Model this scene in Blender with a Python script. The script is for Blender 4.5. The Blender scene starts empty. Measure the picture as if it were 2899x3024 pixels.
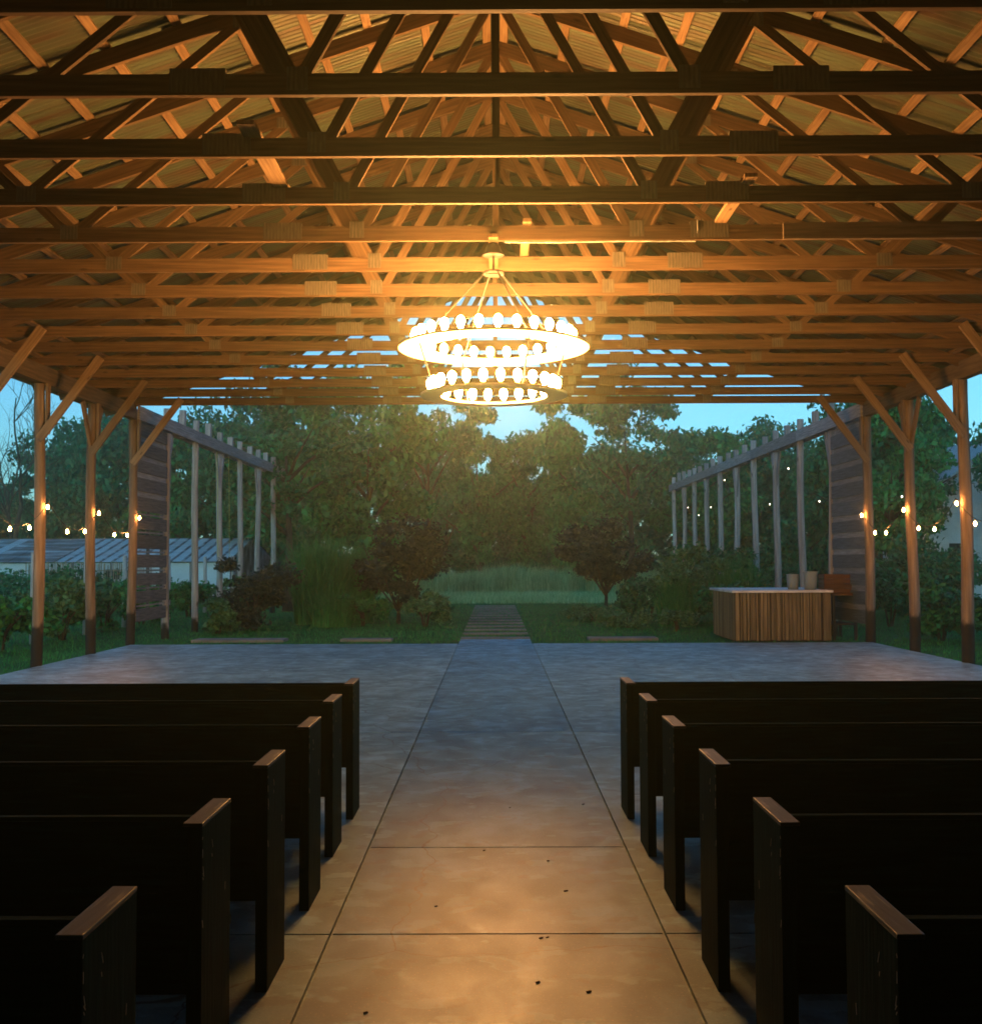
import bpy, bmesh, math, random
import numpy as np
from mathutils import Vector, Matrix, Euler
R = math.radians
random.seed(7)
rng = np.random.default_rng(7)
SC = bpy.context.scene
COL = SC.collection

# ---------------------------------------------------------------- camera
cam_d = bpy.data.cameras.new('camera')
cam = bpy.data.objects.new('camera', cam_d); COL.objects.link(cam)
cam_d.sensor_fit = 'HORIZONTAL'; cam_d.sensor_width = 36.0; cam_d.lens = 40.5
cam_d.clip_start = 0.05; cam_d.clip_end = 1500
EYE = 1.73
cam.matrix_world = (Matrix.Translation((0, 0, EYE)) @ Matrix.Rotation(R(0.18), 4, 'Z')
                    @ Matrix.Rotation(R(92.52), 4, 'X') @ Matrix.Rotation(R(-0.22), 4, 'Z'))
SC.camera = cam

# ---------------------------------------------------------------- world, sun, exposure
w = bpy.data.worlds.new('World'); SC.world = w; w.use_nodes = True
nt = w.node_tree; nt.nodes.clear()
sky = nt.nodes.new('ShaderNodeTexSky'); sky.sky_type = 'NISHITA'; sky.sun_disc = False
sky.sun_elevation = R(13.0); sky.sun_rotation = R(200)
sky.air_density = 1.0; sky.dust_density = 0.6; sky.ozone_density = 3.0
tint = nt.nodes.new('ShaderNodeMix'); tint.data_type = 'RGBA'; tint.blend_type = 'MULTIPLY'
tint.inputs[0].default_value = 1.0; tint.inputs[7].default_value = (0.36, 0.67, 0.78, 1)
bgn = nt.nodes.new('ShaderNodeBackground'); bgn.inputs[1].default_value = 0.15
wo = nt.nodes.new('ShaderNodeOutputWorld')
nt.links.new(sky.outputs[0], tint.inputs[6]); nt.links.new(tint.outputs[2], bgn.inputs[0])
nt.links.new(bgn.outputs[0], wo.inputs[0])
sun_d = bpy.data.lights.new('sun', 'SUN'); sun_d.energy = 0.03; sun_d.angle = R(20); sun_d.color = (0.75, 0.88, 1.0)
sun = bpy.data.objects.new('sun', sun_d); COL.objects.link(sun)
sun.rotation_euler = (R(80), 0, R(-20)); sun.location = (0, -20, 40)
SC.view_settings.view_transform = 'Standard'; SC.view_settings.look = 'None'
SC.view_settings.exposure = 0.92; SC.view_settings.gamma = 1.0; SC.view_settings.use_curve_mapping = False
SC.cycles.use_denoising = True; SC.cycles.filter_width = 1.7
SC.cycles.use_adaptive_sampling = True; SC.cycles.adaptive_threshold = 0.025
SC.cycles.max_bounces = 6; SC.cycles.diffuse_bounces = 1; SC.cycles.glossy_bounces = 3
SC.cycles.transmission_bounces = 4; SC.cycles.volume_bounces = 0; SC.cycles.transparent_max_bounces = 8
SC.cycles.sample_clamp_indirect = 4.0

BULB_POWER = 370.0          # radiance of a chandelier bulb
HAZE = 0.0028

# ---------------------------------------------------------------- materials
def mat(name, base, rough=0.7, spec=0.3, ramp=None, noise=None, bump=0.0, coord='Object', scale=(1, 1, 1), metal=0.0,
        island=False, objrand=0.0, detail=6.0, bscale=None):
    m = bpy.data.materials.new(name); m.use_nodes = True
    t = m.node_tree; b = t.nodes['Principled BSDF']
    b.inputs['Roughness'].default_value = rough; b.inputs['Specular IOR Level'].default_value = spec
    b.inputs['Metallic'].default_value = metal
    b.inputs['Base Color'].default_value = (*base, 1)
    m.diffuse_color = (*base, 1)
    out = None
    if noise is not None or island:
        tc = t.nodes.new('ShaderNodeTexCoord'); mp = t.nodes.new('ShaderNodeMapping')
        mp.inputs['Scale'].default_value = scale
        t.links.new(tc.outputs[coord], mp.inputs[0])
        nz = t.nodes.new('ShaderNodeTexNoise'); nz.inputs['Scale'].default_value = noise or 1.0
        nz.inputs['Detail'].default_value = detail
        t.links.new(mp.outputs[0], nz.inputs[0])
        cr = t.nodes.new('ShaderNodeValToRGB')
        ramp = ramp or [(0.3, tuple(c * 0.7 for c in base)), (0.7, tuple(min(1, c * 1.3) for c in base))]
        el = cr.color_ramp.elements
        el[0].position, el[0].color = ramp[0][0], (*ramp[0][1], 1)
        el[1].position, el[1].color = ramp[-1][0], (*ramp[-1][1], 1)
        for p, c in ramp[1:-1]:
            e = el.new(p); e.color = (*c, 1)
        if island:
            g = t.nodes.new('ShaderNodeNewGeometry')
            ma = t.nodes.new('ShaderNodeMath'); ma.operation = 'MULTIPLY_ADD'
            t.links.new(g.outputs['Random Per Island'], ma.inputs[0]); ma.inputs[1].default_value = 0.6
            mb = t.nodes.new('ShaderNodeMath'); mb.operation = 'MULTIPLY'; mb.inputs[1].default_value = 0.5
            t.links.new(nz.outputs[0], mb.inputs[0]); t.links.new(mb.outputs[0], ma.inputs[2])
            t.links.new(ma.outputs[0], cr.inputs[0])
        else:
            t.links.new(nz.outputs[0], cr.inputs[0])
        out = cr.outputs[0]
        if bump:
            bn = t.nodes.new('ShaderNodeBump'); bn.inputs['Strength'].default_value = bump
            bn.inputs['Distance'].default_value = 0.02
            t.links.new(nz.outputs[0], bn.inputs['Height']); t.links.new(bn.outputs[0], b.inputs['Normal'])
        if objrand:
            oi = t.nodes.new('ShaderNodeObjectInfo')
            mr = t.nodes.new('ShaderNodeMapRange'); mr.inputs[3].default_value = 1 - objrand; mr.inputs[4].default_value = 1 + objrand
            t.links.new(oi.outputs['Random'], mr.inputs[0])
            mx = t.nodes.new('ShaderNodeMix'); mx.data_type = 'RGBA'; mx.blend_type = 'MULTIPLY'; mx.inputs[0].default_value = 1
            cb = t.nodes.new('ShaderNodeCombineColor')
            for i in range(3): t.links.new(mr.outputs[0], cb.inputs[i])
            t.links.new(out, mx.inputs[6]); t.links.new(cb.outputs[0], mx.inputs[7]); out = mx.outputs[2]
        t.links.new(out, b.inputs['Base Color'])
    m['ramp_out'] = 1
    return m

def emit(name, col, strength, base=(0.9, 0.8, 0.6)):
    m = mat(name, base, 0.2); b = m.node_tree.nodes['Principled BSDF']
    b.inputs['Emission Color'].default_value = (*col, 1); b.inputs['Emission Strength'].default_value = strength
    return m

M = {}
# truss lumber: grain runs along u
M['lumber'] = mat('truss_lumber', (0.19, 0.11, 0.055), 0.65, 0.2, [(0.25, (0.06, 0.037, 0.019)), (0.5, (0.11, 0.068, 0.036)), (0.8, (0.18, 0.118, 0.064))],
                  2.0, 0.15, 'UV', (0.7, 18, 1), objrand=0.22)
M['purlin'] = mat('purlin_pine', (0.48, 0.30, 0.15), 0.7, 0.25, [(0.25, (0.11, 0.062, 0.03)), (0.5, (0.22, 0.14, 0.075)), (0.8, (0.32, 0.23, 0.13))],
                  2.4, 0.15, 'UV', (0.9, 14, 1), objrand=0.25)
M['plate'] = mat('galvanised_plate', (0.42, 0.40, 0.34), 0.5, 0.5, [(0.3, (0.10, 0.09, 0.065)), (0.7, (0.17, 0.15, 0.115))], 9.0, 0.3, 'Object', (6, 1, 1), metal=0.25)
M['beam'] = mat('dark_beam', (0.12, 0.09, 0.06), 0.75, 0.2, [(0.3, (0.07, 0.05, 0.035)), (0.7, (0.16, 0.12, 0.08))], 2.0, 0.2, 'UV', (0.7, 12, 1))
M['greywood'] = mat('weathered_grey_wood', (0.26, 0.27, 0.28), 0.8, 0.2, [(0.25, (0.13, 0.135, 0.14)), (0.55, (0.27, 0.28, 0.29)), (0.85, (0.40, 0.41, 0.41))],
                    2.2, 0.3, 'UV', (0.8, 16, 1), objrand=0.2)
M['brace'] = mat('brace_wood', (0.24, 0.16, 0.09), 0.75, 0.2, [(0.25, (0.13, 0.08, 0.045)), (0.7, (0.27, 0.19, 0.11))], 2.2, 0.25, 'UV', (0.8, 16, 1), objrand=0.2)
M['plankdark'] = mat('screen_plank_wood', (0.10, 0.10, 0.105), 0.8, 0.2, [(0.3, (0.055, 0.055, 0.06)), (0.7, (0.15, 0.15, 0.155))], 2.5, 0.3, 'UV', (0.8, 12, 1), objrand=0.25)
M['planklight'] = mat('screen_batten_wood', (0.24, 0.25, 0.26), 0.8, 0.2, [(0.3, (0.15, 0.155, 0.16)), (0.7, (0.3, 0.31, 0.32))], 2.5, 0.3, 'UV', (0.8, 12, 1), objrand=0.25)
M['roofmetal'] = mat('corrugated_roof_metal', (0.30, 0.28, 0.19), 0.5, 0.4,
                     [(0.30, (0.07, 0.036, 0.018)), (0.42, (0.075, 0.07, 0.04)), (0.6, (0.072, 0.10, 0.06)), (0.8, (0.09, 0.12, 0.08))], 1.3, 0.05, 'Object', (0.5, 5, 0.5), metal=0.15, objrand=0.15)
M['pew'] = mat('dark_pew_paint', (0.012, 0.013, 0.010), 0.5, 0.06, [(0.3, (0.002, 0.011, 0.009)), (0.6, (0.004, 0.021, 0.017)), (0.72, (0.007, 0.032, 0.025)), (0.80, (0.05, 0.055, 0.04))],
               7.0, 0.12, 'UV', (0.6, 7, 1), objrand=0.2, detail=9)
M['pewcap'] = mat('worn_pew_cap', (0.05, 0.045, 0.03), 0.45, 0.3, [(0.46, (0.008, 0.015, 0.011)), (0.60, (0.018, 0.028, 0.02)), (0.70, (0.22, 0.20, 0.13))], 5.0, 0.15, 'UV', (0.8, 9, 1), objrand=0.3, detail=9)
_p = M['pew'].node_tree.nodes['Principled BSDF']; _p.inputs['IOR'].default_value = 1.12
M['chip'] = mat('bare_wood_nick', (0.30, 0.25, 0.18), 0.7, 0.2)
M['iron'] = mat('black_iron', (0.03, 0.027, 0.025), 0.5, 0.4)
M['ringpale'] = mat('pale_glare_metal', (0.72, 0.68, 0.58), 0.5, 0.3)  # pale colour stands in for glare: lit rings wash out to white
M['socket'] = mat('brass_socket', (0.35, 0.22, 0.08), 0.4, 0.5, metal=0.6)
M['bulb'] = emit('chandelier_bulb_glass', (1.0, 0.43, 0.11), BULB_POWER)
M['festoon'] = emit('festoon_bulb_glass', (1.0, 0.38, 0.10), 190.0)
M['fairy'] = emit('small_far_bulb_glass', (1.0, 0.9, 0.7), 8.0)
M['trunk'] = mat('tree_bark', (0.07, 0.055, 0.04), 0.9, 0.1, None, 8.0, 0.4, 'Object', (1, 1, 0.3))
M['bleached'] = mat('pale_post_wood', (0.5, 0.5, 0.47), 0.8, 0.2, [(0.3, (0.26, 0.25, 0.22)), (0.7, (0.55, 0.55, 0.52))], 3.0, 0.3, 'Object', (4, 4, 0.7))
M['leaf_a'] = mat('green_leaves', (0.05, 0.10, 0.035), 0.6, 0.25, [(0.15, (0.005, 0.05, 0.016)), (0.5, (0.020, 0.18, 0.045)), (0.9, (0.06, 0.33, 0.075))], 0.35, 0, island=True)
M['leaf_b'] = mat('blue_green_leaves', (0.04, 0.09, 0.045), 0.6, 0.25, [(0.15, (0.003, 0.04, 0.018)), (0.5, (0.011, 0.13, 0.048)), (0.9, (0.032, 0.24, 0.08))], 0.35, 0, island=True)
M['leaf_p'] = mat('dark_plum_leaves', (0.045, 0.025, 0.028), 0.6, 0.25, [(0.15, (0.008, 0.016, 0.010)), (0.5, (0.018, 0.036, 0.024)), (0.95, (0.045, 0.06, 0.04))], 0.6, 0, island=True)
M['leaf_c'] = mat('bright_shrub_leaves', (0.07, 0.15, 0.06), 0.6, 0.25, [(0.15, (0.012, 0.07, 0.025)), (0.5, (0.04, 0.17, 0.06)), (0.9, (0.12, 0.30, 0.13))], 0.6, 0, island=True)
M['blade'] = mat('grass_blades', (0.05, 0.12, 0.03), 0.6, 0.2, [(0.15, (0.008, 0.10, 0.022)), (0.5, (0.02, 0.20, 0.045)), (0.9, (0.05, 0.32, 0.08))], 0.25, 0, island=True)
M['meadow'] = mat('meadow_blades', (0.16, 0.24, 0.12), 0.6, 0.2, [(0.15, (0.07, 0.26, 0.09)), (0.5, (0.18, 0.50, 0.20)), (0.9, (0.42, 0.72, 0.38))], 0.25, 0, island=True)
M['ground'] = mat('lawn_soil', (0.03, 0.07, 0.02), 0.9, 0.1, [(0.3, (0.008, 0.08, 0.018)), (0.7, (0.02, 0.16, 0.04))], 0.8, 0.3)
M['paving'] = mat('pale_paving_stone', (0.36, 0.36, 0.36), 0.75, 0.3, [(0.3, (0.13, 0.14, 0.14)), (0.7, (0.24, 0.25, 0.25))], 2.0, 0.2)
M['barslat'] = mat('bar_slat_wood', (0.42, 0.24, 0.09), 0.6, 0.3, [(0.25, (0.08, 0.06, 0.028)), (0.7, (0.25, 0.18, 0.085))], 2.0, 0.2, 'UV', (0.7, 10, 1), objrand=0.45)
M['bartop'] = mat('pale_counter_top', (0.62, 0.60, 0.56), 0.4, 0.4, None, 3.0)
M['tabledark'] = mat('dark_table_wood', (0.03, 0.017, 0.01), 0.6, 0.3, None, 3.0, 0.1, 'UV', (1, 8, 1))
M['crate'] = mat('brown_crate_wood', (0.085, 0.038, 0.018), 0.7, 0.25, None, 3.0, 0.2, 'UV', (1, 8, 1), objrand=0.3)
M['white'] = mat('white_painted', (0.7, 0.72, 0.72), 0.55, 0.3, [(0.3, (0.55, 0.58, 0.58)), (0.7, (0.76, 0.78, 0.78))], 1.5)
M['shingle'] = mat('pale_metal_roof', (0.35, 0.38, 0.40), 0.6, 0.3, None, 6.0)
M['glassdark'] = mat('dark_window', (0.02, 0.025, 0.03), 0.1, 0.6)
M['shedlight'] = mat('translucent_roof_sheet', (0.55, 0.64, 0.68), 0.45, 0.4, [(0.3, (0.40, 0.48, 0.52)), (0.7, (0.62, 0.72, 0.76))], 0.8, 0, 'Object', (0.3, 3, 1), objrand=0.12)
M['sheddark'] = mat('rusty_roof_sheet', (0.20, 0.18, 0.18), 0.6, 0.3, [(0.4, (0.13, 0.11, 0.11)), (0.52, (0.24, 0.25, 0.27)), (0.66, (0.50, 0.57, 0.60))], 1.0, 0, 'Object', (0.35, 1.6, 1), objrand=0.2)
M['bamboo'] = mat('bamboo_canes', (0.28, 0.22, 0.14), 0.6, 0.3, None, 5.0, objrand=0.4)
M['rope'] = mat('pale_rope', (0.35, 0.40, 0.12), 0.8, 0.1)
M['cable'] = mat('black_cable', (0.015, 0.015, 0.015), 0.5, 0.3)
M['debris'] = mat('dead_leaf', (0.03, 0.02, 0.012), 0.8, 0.2)

# posts: peeled timber, darker tarred foot with a ragged edge
def post_material(name, cols, tar=0.62):
    m = mat(name, cols[1], 0.75, 0.2, [(0.25, cols[0]), (0.55, cols[1]), (0.85, cols[2])], 2.5, 0.35, 'Object', (7, 7, 0.5), objrand=0.15)
    t = m.node_tree; b = t.nodes['Principled BSDF']
    src = b.inputs['Base Color'].links[0].from_socket
    tc = t.nodes.new('ShaderNodeTexCoord'); sx = t.nodes.new('ShaderNodeSeparateXYZ'); t.links.new(tc.outputs['Object'], sx.inputs[0])
    n = t.nodes.new('ShaderNodeTexNoise'); n.inputs['Scale'].default_value = 5.0; t.links.new(tc.outputs['Object'], n.inputs[0])
    a = t.nodes.new('ShaderNodeMath'); a.operation = 'MULTIPLY_ADD'; a.inputs[1].default_value = 0.5
    t.links.new(n.outputs[0], a.inputs[0]); t.links.new(sx.outputs[2], a.inputs[2])
    mr = t.nodes.new('ShaderNodeMapRange'); mr.inputs[1].default_value = tar + 0.15; mr.inputs[2].default_value = tar + 0.3
    t.links.new(a.outputs[0], mr.inputs[0])
    mx = t.nodes.new('ShaderNodeMix'); mx.data_type = 'RGBA'
    mx.inputs[6].default_value = (0.022, 0.018, 0.014, 1)
    t.links.new(mr.outputs[0], mx.inputs[0]); t.links.new(src, mx.inputs[7]); t.links.new(mx.outputs[2], b.inputs['Base Color'])
    # knots
    v = t.nodes.new('ShaderNodeTexVoronoi'); v.inputs['Scale'].default_value = 2.2
    return m
M['post'] = post_material('peeled_post_timber', [(0.09, 0.06, 0.038), (0.20, 0.145, 0.10), (0.32, 0.25, 0.175)], 0.7)
M['greypost'] = post_material('weathered_post_timber', [(0.20, 0.19, 0.17), (0.36, 0.35, 0.33), (0.52, 0.51, 0.49)], 0.25)

def add_knots(m, coord, scale, sc, thr=0.12, col=(0.03, 0.015, 0.008)):
    t = m.node_tree; b = t.nodes['Principled BSDF']; src = b.inputs['Base Color'].links[0].from_socket
    tc = t.nodes.new('ShaderNodeTexCoord'); mp = t.nodes.new('ShaderNodeMapping'); mp.inputs['Scale'].default_value = sc
    t.links.new(tc.outputs[coord], mp.inputs[0])
    v = t.nodes.new('ShaderNodeTexVoronoi'); v.inputs['Scale'].default_value = scale; t.links.new(mp.outputs[0], v.inputs[0])
    mr = t.nodes.new('ShaderNodeMapRange'); mr.inputs[1].default_value = thr; mr.inputs[2].default_value = thr * 0.4; mr.inputs[4].default_value = 0.8
    t.links.new(v.outputs['Distance'], mr.inputs[0])
    mx = t.nodes.new('ShaderNodeMix'); mx.data_type = 'RGBA'; mx.inputs[7].default_value = (*col, 1)
    t.links.new(mr.outputs[0], mx.inputs[0]); t.links.new(src, mx.inputs[6]); t.links.new(mx.outputs[2], b.inputs['Base Color'])
add_knots(M['lumber'], 'UV', 1.6, (1.0, 3.2, 1), 0.11)
add_knots(M['purlin'], 'UV', 1.8, (1.0, 3.2, 1), 0.12)
add_knots(M['brace'], 'UV', 2.0, (1.0, 3.0, 1), 0.12)
add_knots(M['post'], 'Object', 1.7, (2.0, 2.0, 1), 0.16)
add_knots(M['greypost'], 'Object', 1.7, (2.0, 2.0, 1), 0.16, (0.05, 0.045, 0.04))
def add_stripes(m):
    t = m.node_tree; b = t.nodes['Principled BSDF']; src = b.inputs['Base Color'].links[0].from_socket
    tc = t.nodes.new('ShaderNodeTexCoord'); wv = t.nodes.new('ShaderNodeTexWave'); wv.inputs['Scale'].default_value = 9.0
    t.links.new(tc.outputs['Object'], wv.inputs[0])
    mx = t.nodes.new('ShaderNodeMix'); mx.data_type = 'RGBA'; mx.blend_type = 'MULTIPLY'; mx.inputs[0].default_value = 0.28
    t.links.new(src, mx.inputs[6]); t.links.new(wv.outputs[0], mx.inputs[7]); t.links.new(mx.outputs[2], b.inputs['Base Color'])
add_stripes(M['plate'])

# floor concrete
def concrete(name, warm, rough):
    m = bpy.data.materials.new(name); m.use_nodes = True
    t = m.node_tree; b = t.nodes['Principled BSDF']; tc = t.nodes.new('ShaderNodeTexCoord')
    def nz(s, d, sc=(1, 1, 1), w_=0.0):
        mp = t.nodes.new('ShaderNodeMapping'); mp.inputs['Scale'].default_value = sc; t.links.new(tc.outputs['Object'], mp.inputs[0])
        n = t.nodes.new('ShaderNodeTexNoise'); n.inputs['Scale'].default_value = s; n.inputs['Detail'].default_value = d
        n.inputs['Distortion'].default_value = w_
        t.links.new(mp.outputs[0], n.inputs[0]); return n.outputs[0]
    big = nz(1.3, 9, (1, 0.8, 1), 0.3); fine = nz(60, 3)
    blot = nz(4.2, 12, (1, 0.7, 1), 0.5)
    cr = t.nodes.new('ShaderNodeValToRGB'); e = cr.color_ramp.elements
    e[0].position = 0.33; e[0].color = (0.10 * warm[0], 0.10 * warm[1], 0.10 * warm[2], 1)
    e[1].position = 0.68; e[1].color = (0.36 * warm[0], 0.36 * warm[1], 0.36 * warm[2], 1)
    x = e.new(0.5); x.color = (0.19 * warm[0], 0.19 * warm[1], 0.19 * warm[2], 1)
    ad = t.nodes.new('ShaderNodeMix'); ad.inputs[0].default_value = 0.45
    t.links.new(big, ad.inputs[2]); t.links.new(blot, ad.inputs[3]); t.links.new(ad.outputs[0], cr.inputs[0])
    mx = t.nodes.new('ShaderNodeMix'); mx.data_type = 'RGBA'; mx.blend_type = 'OVERLAY'; mx.inputs[0].default_value = 0.25
    t.links.new(cr.outputs[0], mx.inputs[6])
    cf = t.nodes.new('ShaderNodeCombineColor')
    for i in range(3): t.links.new(fine, cf.inputs[i])
    t.links.new(cf.outputs[0], mx.inputs[7]); t.links.new(mx.outputs[2], b.inputs['Base Color'])
    def mixin(fac_socket, lo, hi, col, amount, invert=False):
        mr = t.nodes.new('ShaderNodeMapRange'); mr.inputs[1].default_value = hi if invert else lo; mr.inputs[2].default_value = lo if invert else hi
        mr.inputs[4].default_value = amount; t.links.new(fac_socket, mr.inputs[0])
        q = t.nodes.new('ShaderNodeMix'); q.data_type = 'RGBA'; src = b.inputs['Base Color'].links[0].from_socket
        t.links.new(mr.outputs[0], q.inputs[0]); t.links.new(src, q.inputs[6]); q.inputs[7].default_value = (*col, 1)
        t.links.new(q.outputs[2], b.inputs['Base Color'])
    pale = nz(3.4, 15, (1, 1.5, 1), 0.15)
    mixin(pale, 0.56, 0.60, (0.50 * warm[0], 0.50 * warm[1], 0.47 * warm[2]), 0.38)
    mixin(nz(5.1, 15, (1, 1, 1), 0.1), 0.585, 0.62, (0.07, 0.07, 0.065), 0.35)
    mixin(nz(170, 2), 0.60, 0.72, (0.09, 0.085, 0.08), 0.6)
    mixin(nz(95, 2), 0.62, 0.75, (0.5, 0.5, 0.47), 0.5)
    vo = t.nodes.new('ShaderNodeTexVoronoi'); vo.feature = 'DISTANCE_TO_EDGE'; vo.inputs['Scale'].default_value = 0.33
    wn = t.nodes.new('ShaderNodeTexNoise'); wn.inputs['Scale'].default_value = 1.8; wn.inputs['Detail'].default_value = 8
    t.links.new(tc.outputs['Object'], wn.inputs[0])
    va = t.nodes.new('ShaderNodeVectorMath'); va.operation = 'MULTIPLY_ADD'; va.inputs[1].default_value = (0.5, 0.5, 0)
    t.links.new(wn.outputs['Color'], va.inputs[0]); t.links.new(tc.outputs['Object'], va.inputs[2]); t.links.new(va.outputs[0], vo.inputs[0])
    mixin(vo.outputs['Distance'], 0.0006, 0.0022, (0.05, 0.045, 0.04), 0.75, True)
    rr = t.nodes.new('ShaderNodeMapRange'); rr.inputs[1].default_value = 0.3; rr.inputs[2].default_value = 0.7
    rr.inputs[3].default_value = rough + 0.05; rr.inputs[4].default_value = rough - 0.04
    t.links.new(blot, rr.inputs[0]); t.links.new(rr.outputs[0], b.inputs['Roughness'])
    b.inputs['Specular IOR Level'].default_value = 0.55
    bn = t.nodes.new('ShaderNodeBump'); bn.inputs['Strength'].default_value = 0.10; bn.inputs['Distance'].default_value = 0.002
    m1 = t.nodes.new('ShaderNodeMath'); m1.operation = 'MULTIPLY_ADD'; m1.inputs[1].default_value = 0.5
    t.links.new(fine, m1.inputs[0]); t.links.new(blot, m1.inputs[2])
    t.links.new(m1.outputs[0], bn.inputs['Height']); t.links.new(bn.outputs[0], b.inputs['Normal'])
    return m
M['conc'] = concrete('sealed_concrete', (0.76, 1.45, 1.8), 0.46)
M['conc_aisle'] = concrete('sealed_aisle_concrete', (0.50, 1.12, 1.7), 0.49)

# ---------------------------------------------------------------- mesh helpers
def tag(o, label=None, cat=None, group=None, kind=None):
    if label: o['label'] = label
    if cat: o['category'] = cat
    if group: o['group'] = group
    if kind: o['kind'] = kind
    return o
def empty(name, loc=(0, 0, 0), rz=0):
    o = bpy.data.objects.new(name, None); COL.objects.link(o); o.location = loc; o.rotation_euler = (0, 0, rz)
    o.empty_display_size = 0.2
    return o
class MB:
    """collects simple solids with per-face UVs; build() links them as one mesh"""
    def __init__(s): s.v = []; s.f = []; s.uv = []
    def _box(s, corners, dims, off=None):
        # corners: 8 points, index bit0=along(u) bit1=across bit2=thick
        n = len(s.v); s.v += [tuple(c) for c in corners]
        L, W, T = dims; o = off if off is not None else (random.random() * 20, random.random() * 20)
        def q(a, b, c, d, ua, ub, uc, ud):
            s.f.append((n + a, n + b, n + c, n + d)); s.uv += [(o[0] + x, o[1] + y) for x, y in (ua, ub, uc, ud)]
        q(0, 2, 3, 1, (0, 0), (0, W), (L, W), (L, 0))
        q(4, 5, 7, 6, (0, 0), (L, 0), (L, W), (0, W))
        q(0, 1, 5, 4, (0, W + 1), (L, W + 1), (L, W + T + 1), (0, W + T + 1))
        q(2, 6, 7, 3, (0, 2 + W), (0, 2 + W + T), (L, 2 + W + T), (L, 2 + W))
        q(0, 4, 6, 2, (0, 0), (T, 0), (T, W), (0, W))
        q(1, 3, 7, 5, (0, 0), (0, W), (T, W), (T, 0))
    def bar(s, p0, p1, width, thick, side=(0, 1, 0)):
        """bar from p0 to p1; 'thick' runs along side, 'width' across"""
        p0, p1 = Vector(p0), Vector(p1); d = (p1 - p0); L = d.length; d.normalize()
        sd = Vector(side); sd = (sd - d * sd.dot(d)).normalized(); ac = sd.cross(d).normalized()
        c = []
        for k in range(8):
            c.append((p1 if k & 1 else p0) + ac * (width / 2 if k & 2 else -width / 2) + sd * (thick / 2 if k & 4 else -thick / 2))
        s._box(c, (L, width, thick)); return s
    def box(s, x0, x1, y0, y1, z0, z1, axis='x'):
        cx, cy, cz = (x0 + x1) / 2, (y0 + y1) / 2, (z0 + z1) / 2
        if axis == 'x': s.bar((x0, cy, cz), (x1, cy, cz), z1 - z0, y1 - y0, (0, 1, 0))
        elif axis == 'y': s.bar((cx, y0, cz), (cx, y1, cz), z1 - z0, x1 - x0, (1, 0, 0))
        else: s.bar((cx, cy, z0), (cx, cy, z1), x1 - x0, y1 - y0, (0, 1, 0))
        return s
    def tube(s, pts, rad, seg=8, cap=True):
        """tube along points with radius (number or list)"""
        pts = [Vector(p) for p in pts]; rs = rad if isinstance(rad, (list, tuple)) else [rad] * len(pts)
        n0 = len(s.v); ref = Vector((0, 0, 1))
        L = 0
        for i, p in enumerate(pts):
            d = (pts[min(i + 1, len(pts) - 1)] - pts[max(i - 1, 0)]).normalized()
            rf = ref if abs(d.dot(ref)) < 0.95 else Vector((1, 0, 0))
            a = d.cross(rf).normalized(); b = d.cross(a).normalized()
            for k in range(seg):
                t = 2 * math.pi * k / seg
                s.v.append(tuple(p + (a * math.cos(t) + b * math.sin(t)) * rs[i]))
        for i in range(len(pts) - 1):
            L2 = L + (pts[i + 1] - pts[i]).length
            for k in range(seg):
                a, b = n0 + i * seg + k, n0 + i * seg + (k + 1) % seg
                s.f.append((a, b, b + seg, a + seg))
                s.uv += [(L, k / seg), (L, (k + 1) / seg), (L2, (k + 1) / seg), (L2, k / seg)]
            L = L2
        if cap:
            for base, rev in ((n0, True), (n0 + (len(pts) - 1) * seg, False)):
                ids = [base + k for k in range(seg)]
                if rev: ids.reverse()
                s.f.append(tuple(ids)); s.uv += [(0, 0)] * seg
        return s
    def mesh(s, name, m, bevel=0.0, smooth=False):
        me = bpy.data.meshes.new(name); me.from_pydata(s.v, [], s.f)
        uv = me.uv_layers.new(name='UVMap'); uv.data.foreach_set('uv', np.array(s.uv, dtype=np.float32).ravel())
        if bevel:
            bm = bmesh.new(); bm.from_mesh(me)
            bmesh.ops.bevel(bm, geom=bm.edges[:], offset=bevel, segments=2, affect='EDGES', profile=0.6)
            bm.to_mesh(me); bm.free()
        if smooth: me.polygons.foreach_set('use_smooth', [True] * len(me.polygons))
        me.materials.append(m); me.update(); return me
    def build(s, name, m, parent=None, loc=None, bevel=0.0, smooth=False):
        return link(name, s.mesh(name, m, bevel, smooth), parent, loc)
def link(name, me, parent=None, loc=None, rot=None):
    o = bpy.data.objects.new(name, me); COL.objects.link(o)
    if parent: o.parent = parent
    if loc is not None: o.location = loc
    if rot is not None: o.rotation_euler = rot
    return o
def copy_tree(o, parent=None):
    kids = list(o.children)
    c = o.copy(); COL.objects.link(c); c.parent = parent
    for ch in kids: copy_tree(ch, c)
    return c
def quads_mesh(name, V, m, n=4):
    """V: (N, n, 3) array -> mesh of N separate n-gons"""
    N = V.shape[0]
    me = bpy.data.meshes.new(name)
    me.vertices.add(N * n); me.vertices.foreach_set('co', V.reshape(-1).astype(np.float32))
    me.loops.add(N * n); me.loops.foreach_set('vertex_index', np.arange(N * n, dtype=np.int32))
    me.polygons.add(N); me.polygons.foreach_set('loop_start', np.arange(0, N * n, n, dtype=np.int32))
    me.polygons.foreach_set('loop_total', np.full(N, n, dtype=np.int32))
    me.materials.append(m); me.update(calc_edges=True); return me
def unit(a): return a / np.maximum(1e-9, np.linalg.norm(a, axis=-1, keepdims=True))
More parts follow.
